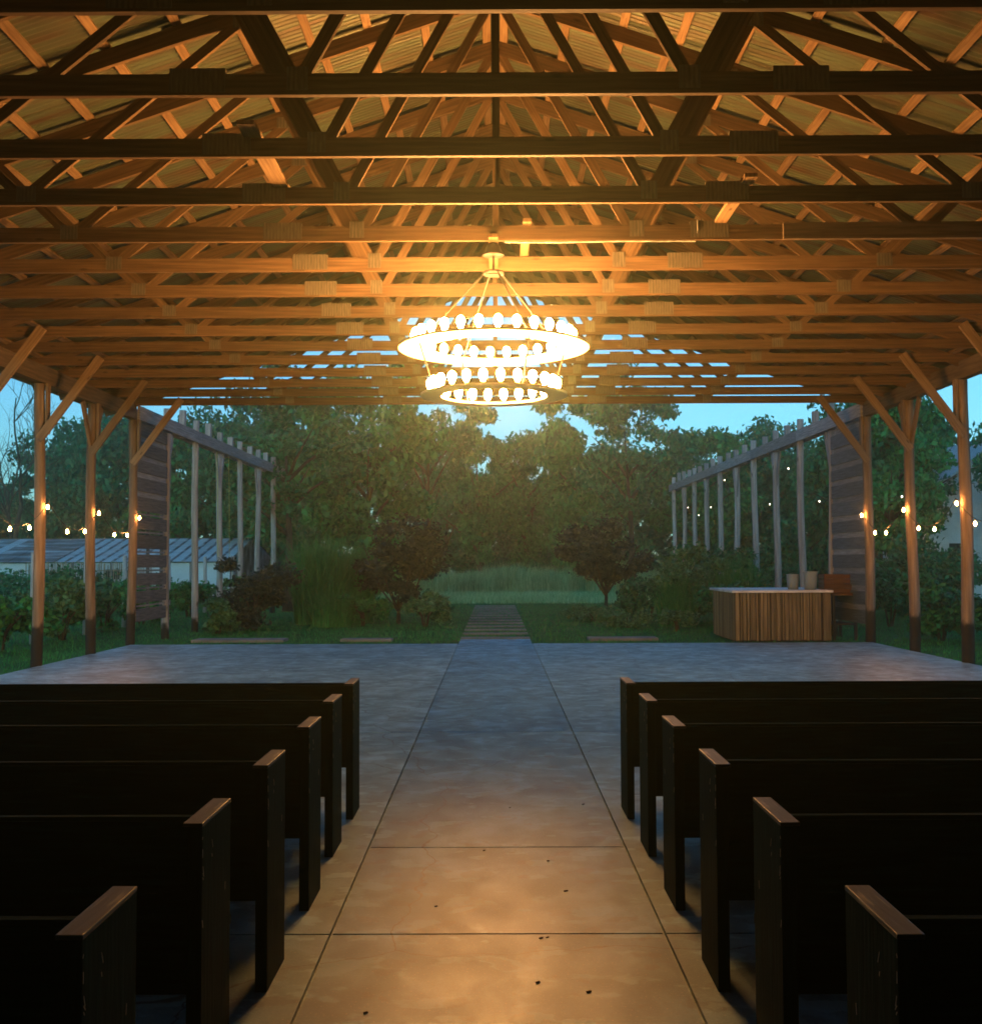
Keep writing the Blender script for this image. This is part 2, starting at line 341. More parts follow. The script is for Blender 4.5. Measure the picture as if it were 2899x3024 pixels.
def leaves(P, size, rg, up=0.35):
    """diamond leaves at points P"""
    N = len(P); nrm = unit(rg.normal(size=(N, 3)) + np.array([0, 0, up]) * 2)
    a = unit(np.cross(nrm, rg.normal(size=(N, 3)))); b = np.cross(nrm, a)
    s = (size * rg.uniform(0.55, 1.35, N))[:, None]
    return np.stack([P - a * s, P - b * s * 0.5 + nrm * s * 0.12, P + a * s, P + b * s * 0.5 + nrm * s * 0.12], 1)
def crown_points(rg, n, rad, lobes, lobe_r, hollow=0.45, flat=0.75):
    """points in lobes spread through an ellipsoid of half sizes rad"""
    rad = np.array(rad)
    d = unit(rg.normal(size=(lobes, 3))); r = rg.uniform(0.35, 0.95, (lobes, 1)) ** 0.6
    C = d * r * rad
    C[0] = 0
    lr = lobe_r * rg.uniform(0.6, 1.25, lobes) * rad.mean()
    k = rg.integers(0, lobes, n)
    dd = unit(rg.normal(size=(n, 3))); dd[:, 2] = np.where(dd[:, 2] < -0.3, dd[:, 2] * 0.6, dd[:, 2])
    rr = (hollow + (1 - hollow) * rg.uniform(0, 1, n)) * (1 + 0.12 * rg.normal(size=n))
    return C[k] + dd * (rr * lr[k])[:, None] * np.array([1, 1, flat])

# ---------------------------------------------------------------- ground
gx0, gx1, gy0, gy1 = -140, 140, -60, 190
V = []; F = []
nx, ny = 70, 62
for j in range(ny + 1):
    for i in range(nx + 1):
        x = gx0 + (gx1 - gx0) * i / nx; y = gy0 + (gy1 - gy0) * j / ny
        z = -0.07
        V.append((x, y, z))
for j in range(ny):
    for i in range(nx):
        a = j * (nx + 1) + i; F.append((a, a + 1, a + nx + 2, a + nx + 1))
me = bpy.data.meshes.new('ground'); me.from_pydata(V, [], F); me.materials.append(M['ground'])
tag(link('ground', me), 'dark green lawn around the pavilion and out to the trees', kind='structure')

# ---------------------------------------------------------------- pavilion floor: separate poured slabs with open joints
XL, XR = -7.62, 7.86
TY0, TS = 6.56, 1.20
def ty(k): return TY0 + TS * k
YF = 23.15                       # front edge of the slab
floor = tag(empty('floor', (0, 0, 0)), kind='structure')
MB().box(XL + 0.02, XR - 0.02, -7.98, YF - 0.02, -0.20, -0.022).build('slab_base', M['conc'], floor)
g = 0.008
rows_side = [-8, 5.2, 11.25, YF]
rows_aisle = [-8, 2.6, 5.2, 6.75, 11.25, 17.0, 24.45]
def slab(x0, x1, y0, y1, m, wob=0.0):
    mb = MB(); mb.box(x0 + g, x1 - g, y0 + g, y1 - g, -0.16 if y1 > YF else -0.021, 0.0)
    o = mb.build('concrete_slab', m, floor); return o
for a, b in zip(rows_side, rows_side[1:]):
    slab(XL, -0.765, a, b, M['conc']); slab(0.78, XR, a, b, M['conc'])
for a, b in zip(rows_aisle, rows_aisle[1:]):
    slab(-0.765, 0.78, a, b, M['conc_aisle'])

# ---------------------------------------------------------------- pavilion
ZB = 5.06                         # underside of the bottom chords
def roofz(x): return 7.76 - abs(x - 0.03) / 3.0       # top of the top chords
pav = tag(empty('pavilion', (0, 0, 0)), 'open timber pavilion with gabled metal roof over the pews and concrete floor', 'pavilion')
RX = 0.03
def make_truss():
    mb = MB()
    hw = 8.35
    for s in (-1, 1):      # top chords
        c = 0.16; nx_, nz_ = s * math.sin(math.atan(1 / 3)), math.cos(math.atan(1 / 3))
        p0 = Vector((RX, 0, roofz(RX))) - Vector((nx_, 0, nz_)) * c / 2
        p1 = Vector((RX + s * hw, 0, roofz(RX + s * hw))) - Vector((nx_, 0, nz_)) * c / 2
        mb.bar(p0, p1, c, 0.045 if s < 0 else 0.044)
    tr = mb.build('roof_truss', M['lumber'], pav)
    m = MB(); m.bar((-7.85, 0, ZB + 0.0775), (-2.17, 0, ZB + 0.0775), 0.155, 0.046)
    m.build('bottom_chord', M['lumber'], tr)
    m = MB(); m.bar((-2.168, 0, ZB + 0.078), (2.17, 0, ZB + 0.078), 0.156, 0.046); m.build('bottom_chord', M['lumber'], tr)
    m = MB(); m.bar((2.172, 0, ZB + 0.0765), (8.05, 0, ZB + 0.0765), 0.154, 0.046); m.build('bottom_chord', M['lumber'], tr)
    zc = ZB + 0.09
    m = MB(); m.bar((RX, 0, zc), (RX, 0, 7.62), 0.042, 0.036); m.build('king_post', M['lumber'], tr)
    for s in (-1, 1):
        for (xa, za, xb, zb, wd, th) in ((1.40, zc, 0.06, 7.58, 0.095, 0.038), (1.46, zc, 2.36, 6.83, 0.175, 0.034),
                                         (4.40, zc, 2.38, 6.82, 0.095, 0.039), (4.46, zc, 5.22, 5.9, 0.095, 0.0365)):
            m = MB(); m.bar((RX + s * xa, 0, za), (RX + s * xb, 0, zb), wd, th); m.build('web', M['lumber'], tr)
        for (xp, wp, hp, zz) in ((2.17, 0.40, 0.175, ZB + 0.108), (1.44, 0.15, 0.17, ZB + 0.12), (4.43, 0.18, 0.15, ZB + 0.105), (2.37, 0.30, 0.13, 6.80)):
            m = MB(); m.box(RX + s * xp - wp / 2, RX + s * xp + wp / 2, -0.0255, 0.0255, zz - hp / 2, zz + hp / 2)
            m.build('nail_plate', M['plate'], tr)
    return tr
t0 = make_truss()
t0.location.y = ty(0)
trusses = [t0]
for k in range(1, 15):
    c = copy_tree(t0, pav); c.location.y = ty(k); c.location.x = random.uniform(-0.02, 0.02)
    c.rotation_euler.z = R(random.uniform(-0.08, 0.08)); c.location.z = random.uniform(-0.006, 0.0)
    trusses.append(c)
    for ch in c.children:
        if ch.name.startswith('nail_plate'): ch.location.x += random.uniform(-0.05, 0.05)
for k in (-1, -2, -3, -4):
    c = copy_tree(t0, pav); c.location.y = ty(k)
# scab board sistered on the right of the fifth truss, and two boards lying over the chords
MB().bar((3.0, ty(4) - 0.05, ZB + 0.07), (7.6, ty(4) - 0.05, ZB + 0.078), 0.17, 0.044).build('scab_board', M['beam'], pav)
MB().bar((-1.98, ty(2) - 0.28, ZB + 0.185), (-1.98, ty(3) + 0.2, ZB + 0.17), 0.14, 0.038, (0, 0, 1)).build('brace_board', M['purlin'], pav)
MB().bar((2.36, ty(3) - 0.2, ZB + 0.185), (2.36, ty(4) + 0.25, ZB + 0.185), 0.12, 0.038, (0, 0, 1)).build('brace_board', M['purlin'], pav)
MB().bar((0.35, ty(4) - 0.1, ZB + 0.185), (0.35, ty(5) + 0.1, ZB + 0.185), 0.09, 0.038, (0, 0, 1)).build('brace_board', M['purlin'], pav)
MB().tube([(0.12, ty(4) + 0.02, ZB - 0.012), (0.7, ty(4), ZB - 0.022), (1.3, ty(4), ZB - 0.012), (2.1, ty(4), ZB - 0.014), (2.12, ty(4) - 0.035, ZB + 0.1), (2.12, ty(4) - 0.035, ZB + 0.2)], 0.009, 6).build('power_cable', M['bleached'], pav)
# purlins
SL = math.atan(1 / 3)
def on_slope(s, u, h): # u = distance from the ridge along the slope, h = height over chord top
    return (RX + s * (u * math.cos(SL) + h * math.sin(SL)), 7.76 - u * math.sin(SL) + h * math.cos(SL))
pm = MB().bar((0, 0, 0), (0, 3.74, 0), 0.088, 0.038, (0, 0, 1)).mesh('purlin', M['purlin'])
u = 0.10
rowi = 0
while u < 8.75:
    for s in (-1, 1):
        ys = -3.0 + (rowi % 3) * TS
        j = 0
        while ys < 23.5:
            off = 0.1 if j % 2 else 0.0
            x, z = on_slope(s, u + off * 0.9, 0.021)
            end = min(ys + 3.74, 23.75)
            o = link('purlin', pm, pav, (x, ys, z), (0, s * SL, 0))
            if ys + 3.74 > 23.75: o.scale.y = (23.75 - ys) / 3.74
            ys += 3 * TS; j += 1
    u += 0.61; rowi += 1
# corrugated sheets
def sheet_mesh():
    cols, p = 56, 0.99 / 13
    Lr = 8.95; vs, fs = [], []
    for i in range(cols + 1):
        y = -0.01 + 1.01 * i / cols; z = 0.010 * math.sin(2 * math.pi * y / (p * 1.0))
        vs += [(0, y, z), (Lr * 0.5, y, z), (Lr, y, z), (0, y, z + 0.0015), (Lr * 0.5, y, z + 0.0015), (Lr, y, z + 0.0015)]
    for i in range(cols):
        a = i * 6
        for r in (0, 1):
            fs.append((a + r, a + 6 + r, a + 7 + r, a + 1 + r)); fs.append((a + 3 + r, a + 4 + r, a + 10 + r, a + 9 + r))
    me = bpy.data.meshes.new('roof_sheet'); me.from_pydata(vs, [], fs); me.materials.append(M['roofmetal'])
    me.polygons.foreach_set('use_smooth', [True] * len(fs)); return me
sm = sheet_mesh()
for s in (-1, 1):
    for i in range(34):
        y = 23.85 - 0.99 * (i + 1)
        x, z = on_slope(s, 0.02, 0.056 + (i % 2) * 0.003)
        o = link('roof_sheet', sm, pav, (x, y, z))
        o.rotation_euler = (0, SL, 0) if s > 0 else (0, math.pi - SL, 0)
        if s < 0: o.rotation_euler = (0, SL, math.pi); o.location.y = y + 0.99
MB().bar((RX, -9.8, 7.86), (RX, 23.9, 7.86), 0.05, 0.30, (1, 0, 0)).build('ridge_cap', M['roofmetal'], pav)

# carrying beams over the posts
for s, X in ((-1, XL - 0.05), (1, XR + 0.05)):
    for j, (a, b) in enumerate(((-9, -1.0), (-1.0, 8.9), (8.9, 16.15), (16.15, 23.36))):
        MB().box(X - 0.07 - j * 0.001, X + 0.07 + j * 0.001, a + 0.003, b, ZB - 0.30, ZB - 0.003, 'y').build('carrying_beam', M['beam'], pav)

def post_mesh(seed, h, r, mname, square=0.5):
    rr = random.Random(seed); mb = MB(); seg = 10; rings = 14
    v = []; ph = rr.random() * 6; ph2 = rr.random() * 6
    for i in range(rings + 1):
        z = -0.25 + (h + 0.25) * i / rings
        ox = 0.018 * math.sin(z * 1.1 + ph); oy = 0.018 * math.sin(z * 0.9 + ph2)
        for k in range(seg):
            t = 2 * math.pi * k / seg
            c, sn = math.cos(t), math.sin(t)
            q = 1 / max(abs(c), abs(sn)) ** square
            rad = r * (1.06 - 0.10 * z / h) * q * 0.9 * (1 + 0.04 * math.sin(3 * t + z * 2 + ph) + rr.uniform(-0.015, 0.015))
            v.append((ox + rad * c, oy + rad * sn, z))
    f = []
    for i in range(rings):
        for k in range(seg):
            a, b = i * seg + k, i * seg + (k + 1) % seg; f.append((a, b, b + seg, a + seg))
    f.append(tuple(range(rings * seg, rings * seg + seg)))
    me = bpy.data.meshes.new('post'); me.from_pydata(v, [], f); me.materials.append(M[mname])
    me.polygons.foreach_set('use_smooth', [True] * (len(f) - 1) + [False]); return me
PM = [post_mesh(i, ZB - 0.31, 0.098, 'post') for i in range(4)]
VM_in = {}
def vbrace(parent, X, y, z_top, drop, run, m, name='knee_brace'):
    for s in (-1, 1):
        MB().bar((X, y + s * 0.03, z_top - drop), (X, y + s * run, z_top - 0.02), 0.12, 0.05 + 0.002 * s, (1, 0, 0)).build(name, m, parent)
bay = 2 * TS
for side, X in ((-1, XL - 0.05), (1, XR + 0.05)):
    ki = 0
    for k in (-4, 2, 4, 6, 8, 10, 12, 14):
        if k in (2, 4, 6): continue
        o = link('post', PM[(ki + (side > 0) * 2) % 4], pav, (X, ty(k), 0), (0, 0, random.random() * 0.3))
        ki += 1
        if k >= 6:
            # brace rising inwards to the truss
            MB().bar((X - side * 0.02, ty(k) - 0.085, 3.80), (X - side * 1.04, ty(k) - 0.085, ZB + 0.12), 0.14, 0.05).build('truss_brace', M['brace'], pav)
        if k in (12,): vbrace(pav, X, ty(k), ZB - 0.31, 0.85, 0.50, M['brace'])
        MB().bar((X - side * 0.125, ty(k), 3.9), (X - side * 0.125, ty(k), ZB - 0.305), 0.12, 0.045, (1, 0, 0)).build('post_cleat', M['brace'], pav)
# unseen boards added behind and beside the camera to shut out sky light
M['board'] = mat('dark_blocker_board', (0.06, 0.045, 0.035), 0.8, 0.1, None, 3.0, 0.2, 'UV', (1, 8, 1), objrand=0.3)
i = 0; x = XL
while x < XR - 0.01:
    x1 = min(x + 0.5, XR)
    MB().box(x + 0.004, x1 - 0.004, -9.5, -9.46, -0.1, roofz((x + x1) / 2) - 0.18, 'z').build('blocker_board', M['board'], pav); x = x1
for X in (XL - 0.2, XR + 0.2):
    y = -9.4
    while y < 3.9:
        MB().box(X - 0.02, X + 0.02, y + 0.004, y + 0.496, -0.1, ZB - 0.01, 'z').build('blocker_board', M['board'], pav); y += 0.5
# nearer posts of the row, beyond the picture's edge
for X in (XL - 0.05, XR + 0.05):
    for k in (0, 4): link('post', PM[1], pav, (X, ty(k), 0))

# ---------------------------------------------------------------- pergolas running on from the pavilion
GP = [post_mesh(20 + i, 5.36, 0.088, 'greypost', 0.7) for i in range(3)]
GV = [post_mesh(30 + i, ZB - 0.32, 0.088, 'greypost', 0.7) for i in range(2)]
stub = MB().box(-0.07, 0.07, -0.07, 0.07, 0, 0.62, 'z').mesh('stub_post', M['greywood'])
def pergola(side, X, ys, yend, label, stubs_in):
    p = tag(empty('pergola', (X, 25.8, 0)), label, 'pergola')
    yb = [23.37, 28.4, 33.5, 38.6, yend]
    for j, (a, b) in enumerate(zip(yb, yb[1:])):
        for dx in (-0.115, 0.115):
            MB().bar((dx, a - 25.8 + 0.004, ZB - 0.15), (dx, b - 25.8, ZB - 0.15), 0.29, 0.05 + 0.001 * j, (1, 0, 0)).build('beam', M['greywood'], p)
    for i, y in enumerate(ys):
        if i % 2 == 0:
            link('post', GV[(i // 2) % 2], p, (0, y - 25.8, 0), (0, 0, 0.1 * i))
            vbrace(p, 0, y - 25.8, ZB - 0.302, 0.95, 0.42, M['greywood'], 'brace')
            link('stub_post', stub, p, (0, y - 25.8, ZB - 0.28), (R(random.uniform(-1, 1)), R(random.uniform(-1, 1)), 0.05)).scale.z = random.uniform(0.85, 1.05)
        else:
            link('post', GP[i % 3], p, (0, y - 25.8, 0), (0, 0, 0.1 * i))
    for y in [q + 1.25 for q in ys[:-1]]:
        o = link('stub_post', stub, p, (0, y - 25.8, ZB - 0.285), (R(random.uniform(-1.5, 1.5)), R(random.uniform(-1.5, 1.5)), 0))
        o.scale.z = random.uniform(0.85, 1.12)
    for y in stubs_in:
        o = link('stub_post', stub, p, (side * 0.0, y - 25.8, ZB - 0.275), (0, 0, 0)); o.scale = (0.8, 0.8, random.uniform(0.85, 1.0))
    return p
pergola(-1, XL - 0.06, [25.8, 28.3, 30.8, 33.3, 35.8, 38.3], 39.9, 'weathered grey timber pergola on the left, leading from the pavilion into the foliage', [])
pergola(1, XR + 0.06, [25.9, 28.5, 31.0, 33.6, 36.1, 38.7, 41.2, 43.6, 46.1, 48.6], 49.2, 'weathered grey timber pergola on the right, behind the slatted bar', [])

# ropes hanging from the left pergola
for (y, x, lab) in ((30.0, XL - 0.06, 'thin yellow-green rope hanging from the left pergola beam, nearer one'), (31.4, XL - 0.08, 'thin yellow-green rope hanging from the left pergola beam, farther one')):
    pts = [(x + 0.12 + 0.05 * (i / 9), y + 0.03 * math.sin(i * 0.5), ZB - 0.33 - (ZB - 2.2) * i / 9) for i in range(10)]
    tag(MB().tube(pts, 0.008, 5).build('rope', M['rope']), lab, 'rope')

# ---------------------------------------------------------------- plank screens
def screen(X, side, y0, y1, zlo, zhi, label, light):
    s = tag(empty('plank_screen', (X, y0, 0)), label, 'plank screen')
    z = zlo; i = 0
    while z < zhi - 0.1:
        h = 0.27 + random.uniform(-0.03, 0.04); h = min(h, zhi - z)
        MB().bar((0, 0.10, z + h / 2), (0, y1 - y0 - 0.10 + random.uniform(-.01, .01), z + h / 2 + random.uniform(-.008, .008)), h, 0.028, (1, 0, 0)).build('plank', M[light], s)
        gp = 0.12
        open_gap = side < 0 and z < 2.6
        if not open_gap and z + h + gp < zhi:
            MB().bar((side * 0.028, 0.06, z + h + gp / 2), (side * 0.032, y1 - y0 - 0.06, z + h + gp / 2), gp + 0.05, 0.025, (1, 0, 0)).build('batten', M['planklight'], s)
        elif open_gap:
            MB().bar((side * 0.034, 0.06, z + h + 0.055), (side * 0.034, y1 - y0 - 0.06, z + h + 0.055), 0.035, 0.02, (1, 0, 0)).build('batten', M['planklight'], s)
        z += h + gp; i += 1
    for yy in (0.18, (y1 - y0) * 0.5, y1 - y0 - 0.18):
        MB().box(side * 0.085 - 0.03, side * 0.085 + 0.03, yy - 0.03, yy + 0.03, zlo, zhi, 'z').build('stud', M['plankdark'], s)
    return s
screen(XL - 0.02, -1, ty(14) + 0.08, 25.78, 0.45, ZB - 0.32, 'dark horizontal plank screen with open lower gaps, on the left beside the lawn', 'plankdark')
M['plankblue'] = mat('grey_blue_plank_wood', (0.20, 0.22, 0.24), 0.8, 0.2, [(0.3, (0.06, 0.075, 0.09)), (0.7, (0.13, 0.155, 0.18))], 2.5, 0.3, 'UV', (0.8, 12, 1), objrand=0.2)
screen(XR + 0.02, 1, ty(14) + 0.08, 25.88, 0.35, ZB - 0.32, 'grey-blue horizontal plank screen on the right, behind the wooden crate', 'plankblue')

# ---------------------------------------------------------------- chandelier
CH = (0.0, ty(4) + 0.10, 0)
CZ1, CZ2, R1, R2 = 3.94, 3.44, 0.83, 0.66
ch = tag(empty('chandelier', (CH[0], CH[1], ZB)), 'large two-tier iron ring chandelier with lit bulbs hanging from the trusses', 'chandelier')
def rel(z): return z - ZB
MB().bar((0, -0.22, 0.02), (0, TS, 0.02), 0.10, 0.038, (0, 0, 1)).build('hanger_board', M['lumber'], ch)
MB().tube([(0, 0, 0.0), (0, 0, -0.03), (0, 0, -0.10), (0, 0, -0.13), (0, 0, -0.135)], [0.03, 0.07, 0.085, 0.115, 0.11], 16).build('canopy', M['iron'], ch, smooth=True)
MB().tube([(0, 0, -0.13), (0, 0, -0.32)], 0.012, 8).build('down_rod', M['iron'], ch)
MB().tube([(0.10 * math.cos(t), 0.10 * math.sin(t), -0.32) for t in [2 * math.pi * i / 12 for i in range(13)]], 0.018, 6).build('yoke', M['iron'], ch)
MB().bar((-0.1, 0, -0.32), (0.1, 0, -0.32), 0.03, 0.03).build('yoke_bar', M['iron'], ch)
for t in (R(25), R(115), R(205), R(295)):
    a = Vector((0.10 * math.cos(t), 0.10 * math.sin(t), -0.32)); b = Vector((R1 * math.cos(t), R1 * math.sin(t), rel(CZ1)))
    c = Vector((R2 * math.cos(t), R2 * math.sin(t), rel(CZ2)))
    MB().tube([a, b], 0.008, 6).build('suspension_rod', M['iron'], ch)
    MB().tube([b, c], 0.008, 6).build('suspension_rod', M['iron'], ch)
def ring_mesh(rad, wd, ht, seg=64):
    vs, fs = [], []
    for i in range(seg):
        t = 2 * math.pi * i / seg
        for (r, z) in ((rad - wd / 2, 0), (rad + wd / 2, 0), (rad + wd / 2, ht), (rad - wd / 2, ht)):
            vs.append((r * math.cos(t), r * math.sin(t), z))
    for i in range(seg):
        a = i * 4; b = ((i + 1) % seg) * 4
        for k in range(4): fs.append((a + k, b + k, b + (k + 1) % 4, a + (k + 1) % 4))
    me = bpy.data.meshes.new('ring'); me.from_pydata(vs, [], fs); me.materials.append(M['ringpale']); return me
def bulb_mesh(scale=1.0, m='bulb', name='bulb', seg=8):
    prof = [(0.0, 0.0), (0.012, 0.004), (0.02, 0.02), (0.028, 0.045), (0.026, 0.066), (0.015, 0.082), (0.0, 0.088)]
    vs, fs = [], []
    for (r, z) in prof:
        for k in range(seg):
            t = 2 * math.pi * k / seg; vs.append((r * scale * math.cos(t), r * scale * math.sin(t), z * scale))
    for i in range(len(prof) - 1):
        for k in range(seg):
            a, b = i * seg + k, i * seg + (k + 1) % seg
            if i == 0: fs.append((a, b + seg, a + seg)) if False else fs.append((k, b + seg, a + seg))
            elif i == len(prof) - 2: fs.append((a, b, b + seg))
            else: fs.append((a, b, b + seg, a + seg))
    me = bpy.data.meshes.new(name); me.from_pydata(vs, [], fs); me.materials.append(M[m])
    me.polygons.foreach_set('use_smooth', [True] * len(fs)); return me
bmesh_ = bulb_mesh(1.5)
sock = MB().tube([(0, 0, 0), (0, 0, 0.03)], [0.016, 0.013], 8).mesh('socket', M['socket'])
for (z, rad, n, ph) in ((CZ1, R1, 28, 0.05), (CZ2, R2, 24, 0.1)):
    ring = link('ring', ring_mesh(rad, 0.33 if z == CZ1 else 0.21, 0.025), ch, (0, 0, rel(z)))  # rings widened to hold bulb light off the floor
    for i in range(n):
        t = ph + 2 * math.pi * i / n
        p = (rad * math.cos(t), rad * math.sin(t))
        link('socket', sock, ch, (p[0], p[1], rel(z) + 0.031))
        link('bulb', bmesh_, ch, (p[0], p[1], rel(z) + 0.055))

# ---------------------------------------------------------------- festoon strings along the posts
fb = bulb_mesh(0.85, 'festoon', 'bulb')
def festoon(X, side, label):
    fo = tag(empty('string_lights', (X, 18.53, 2.6)), label, 'string lights')
    pys = [ty(k) for k in (8, 10, 12, 14)]
    xin = -side * 0.16
    pts = []; bulbs = []
    for j in range(len(pys)):
        y0 = pys[j]
        bulbs.append((xin, y0 - 0.03, 2.72))
        if j < len(pys) - 1:
            y1 = pys[j + 1]
            for i in range(13):
                u = i / 12; z = 2.75 - 0.44 * (1 - (2 * u - 1) ** 2)
                pts.append((xin, y0 + (y1 - y0) * u, z))
            for u in (0.36 + random.uniform(-.03, .03), 0.68 + random.uniform(-.03, .03)):
                bulbs.append((xin, y0 + (y1 - y0) * u, 2.75 - 0.44 * (1 - (2 * u - 1) ** 2) - 0.02))
    MB().tube([(p[0], p[1] - 18.53, p[2] - 2.6) for p in pts], 0.006, 5).build('cable', M['cable'], fo)
    for b in bulbs:
        o = link('bulb_holder', sock, fo, (b[0], b[1] - 18.53, b[2] - 2.6 + 0.005), (math.pi, 0, 0)); 
        o = link('bulb', fb, fo, (b[0], b[1] - 18.53, b[2] - 2.6 - 0.024), (math.pi, 0, 0))
festoon(XL - 0.05, -1, 'string of glowing bulbs swagged along the left row of posts')
festoon(XR + 0.05, 1, 'string of glowing bulbs swagged along the right row of posts')
# small far string on the right
far = tag(empty('string_lights', (9, 20, 3.7)), 'faint string of tiny white bulbs strung through the trees behind the right pergola', 'string lights')
fm = bulb_mesh(0.55, 'fairy', 'bulb', 6)
A, B = Vector((9.3, 22.0, 4.1)), Vector((12.0, 52.0, 5.6))
pk = [(9.9, 23.5, 4.25), (9.6, 36.0, 4.70), (9.6, 46.0, 5.05), (10.0, 60.0, 5.7)]
cp = []
for a, b in zip(pk, pk[1:]):
    a, b = Vector(a), Vector(b)
    for i in range(9):
        u = i / 8; p = a.lerp(b, u); p.z -= 1.5 * (1 - (2 * u - 1) ** 2); cp.append(p)
        if i % 2 == 0: link('bulb', fm, far, (p.x - 9, p.y - 20, p.z - 3.7 - 0.03))
MB().tube([(p.x - 9, p.y - 20, p.z - 3.7 + 0.01) for p in cp], 0.005, 4).build('cable', M['cable'], far)

# ---------------------------------------------------------------- pews
def make_pew():
    p = empty('pew')
    Lp = 3.9; D = 0.37; H = 0.905
    for nm, x in (('end_panel', 0.0), ('end_panel', Lp)):
        mb = MB(); mb.box(x, x + 0.048, 0, D, 0.0, H - 0.013, 'z'); mb.build(nm, M['pew'], p, bevel=0.003)
        mb = MB(); mb.box(x - 0.001, x + 0.062, -0.001, D + 0.001, H - 0.012, H, 'y'); mb.build('end_cap', M['pewcap'], p, bevel=0.003)
    MB().bar((0.05, 0.15, 0.60), (Lp - 0.002, 0.15, 0.60), 0.56, 0.024, (0, 1, 0)).build('backrest', M['pew'], p, bevel=0.003)
    MB().bar((0.052, 0.15, 0.888), (Lp - 0.004, 0.15, 0.888), 0.014, 0.032, (0, 1, 0)).build('back_rail', M['pew'], p, bevel=0.003)
    MB().box(0.051, Lp - 0.003, 0.165, 0.60, 0.40, 0.435, 'x').build('seat', M['pew'], p, bevel=0.004)
    MB().box(0.09, Lp - 0.04, 0.56, 0.585, 0.33, 0.398, 'x').build('seat_apron', M['pew'], p)
    MB().box(0.09, Lp - 0.04, 0.17, 0.195, 0.33, 0.397, 'x').build('rear_apron', M['pew'], p)
    if True:
        rr = random.Random(4)
        mb = MB()
        for k in range(9):
            z = 0.87 - abs(rr.gauss(0, 0.22)); yy = rr.choice((0.006, 0.010, rr.uniform(0.01, 0.36))); L = rr.uniform(0.006, 0.03)
            mb.bar((-0.0004, yy, z), (-0.0004, yy + rr.uniform(-.004, .012), z - L), 0.0025, 0.0012, (1, 0, 0))
        mb.build('paint_chip', M['chip'], p)['kind'] = 'stuff'
    for x in (1.3, 2.6):
        MB().box(x, x + 0.04, 0.20, 0.55, 0.0, 0.396, 'z').build('support', M['pew'], p)
    return p
rows = [2.48, 3.52, 4.51, 5.54, 6.53, 7.47]
names = ['front row, nearest the open floor', 'second row from the front', 'third row from the front', 'fourth row from the front',
         'fifth row from the front', 'back row, nearest the camera']
base = make_pew()
for side in (-1, 1):
    for i, y in enumerate(reversed(rows)):
        o = base if (side == -1 and i == 0) else copy_tree(base)
        wx = random.uniform(-0.01, 0.01) + (0.03 * (i < 2) if side < 0 else 0)
        if side > 0:
            o.location = (0.888 + wx - (0.016 if y < 3 else 0), y - 0.01, 0); o.scale = (1, 1, 1)
        else:
            o.location = (-0.92 - wx, y, 0); o.scale = (-1, 1, 1)
        o.rotation_euler.z = R(random.uniform(-0.35, 0.35))
        tag(o, 'dark wooden pew %s of the aisle, %s' % ('left' if side < 0 else 'right', names[i]), 'pew', 'pews beside the aisle')

# ---------------------------------------------------------------- stepping strips and paving in the lawn
for i in range(13):
    y = 25.3 + i * 1.5
    nm = 'first' if i == 0 else None
    o = MB().box(-0.78, 0.80, y, y + 0.36, -0.12, -0.03).build('stepping_strip', M['paving'], bevel=0.01)
    ords = ['first', 'second', 'third', 'fourth', 'fifth', 'sixth', 'seventh', 'eighth', 'ninth', 'tenth', 'eleventh', 'twelfth', 'last']
    tag(o, 'long stone strip set in the lawn path, %s beyond the aisle slab' % ords[i], 'stone strip', 'stone strips of the lawn path')
for (x0, x1, y0, y1, lab) in ((-6.75, -4.7, 24.6, 25.25, 'flat grey paving slab in the grass at far left of the aisle'),
                              (-3.45, -2.3, 24.7, 25.15, 'flat grey paving slab in the grass just left of the aisle path'),
                              (2.1, 3.65, 24.75, 25.35, 'flat grey paving slab in the grass right of the aisle path')):
    tag(MB().box(x0, x1, y0, y1, -0.12, -0.012).build('paving_slab', M['paving'], bevel=0.01), lab, 'paving slab', 'paving slabs in the grass')

# ---------------------------------------------------------------- bar counter, table, crate, buckets
bar = tag(empty('bar_counter', (6.25, 24.1, 0)), 'low bar counter clad in upright wooden slats with a pale top', 'bar counter')
bx0, bx1, by0, by1, bh = 5.2, 7.28, 24.05, 26.5, 1.06
def bl(x): return x - 6.25
def bly(y): return y - 24.1
MB().box(bl(bx0 + 0.04), bl(bx1 - 0.02), bly(by0 + 0.04), bly(by1), -0.05, bh - 0.05, 'z').build('carcass', M['tabledark'], bar)
x = bx0 + 0.03
while x < bx1 - 0.2:
    wd = random.choice((0.03, 0.035, 0.045, 0.07)); dp = random.choice((0.012, 0.030, 0.036))
    MB().box(bl(x), bl(x + wd), bly(by0 + 0.038 - dp), bly(by0 + 0.038), -0.03 + random.uniform(0, .02), bh - 0.052, 'z').build('slat', M['barslat'], bar)
    x += wd + random.choice((0.008, 0.02, 0.028))
MB().box(bl(bx1 - 0.16), bl(bx1 + 0.005), bly(by0 - 0.002), bly(by0 + 0.036), -0.03, bh - 0.053, 'z').build('corner_board', M['barslat'], bar)
y = by0 + 0.05
while y < by1 - 0.05:
    wd = random.choice((0.09, 0.12, 0.15)); dp = random.choice((0.02, 0.026))
    MB().box(bl(bx0 + 0.038 - dp), bl(bx0 + 0.038), bly(y), bly(min(by1, y + wd)), -0.03, bh - 0.054, 'z').build('slat', M['barslat'], bar)
    y += wd + 0.008
MB().box(bl(bx0 - 0.06), bl(bx1 + 0.05), bly(by0 - 0.06), bly(by1 + 0.04), bh - 0.05, bh, 'x').build('counter_top', M['bartop'], bar, bevel=0.006)
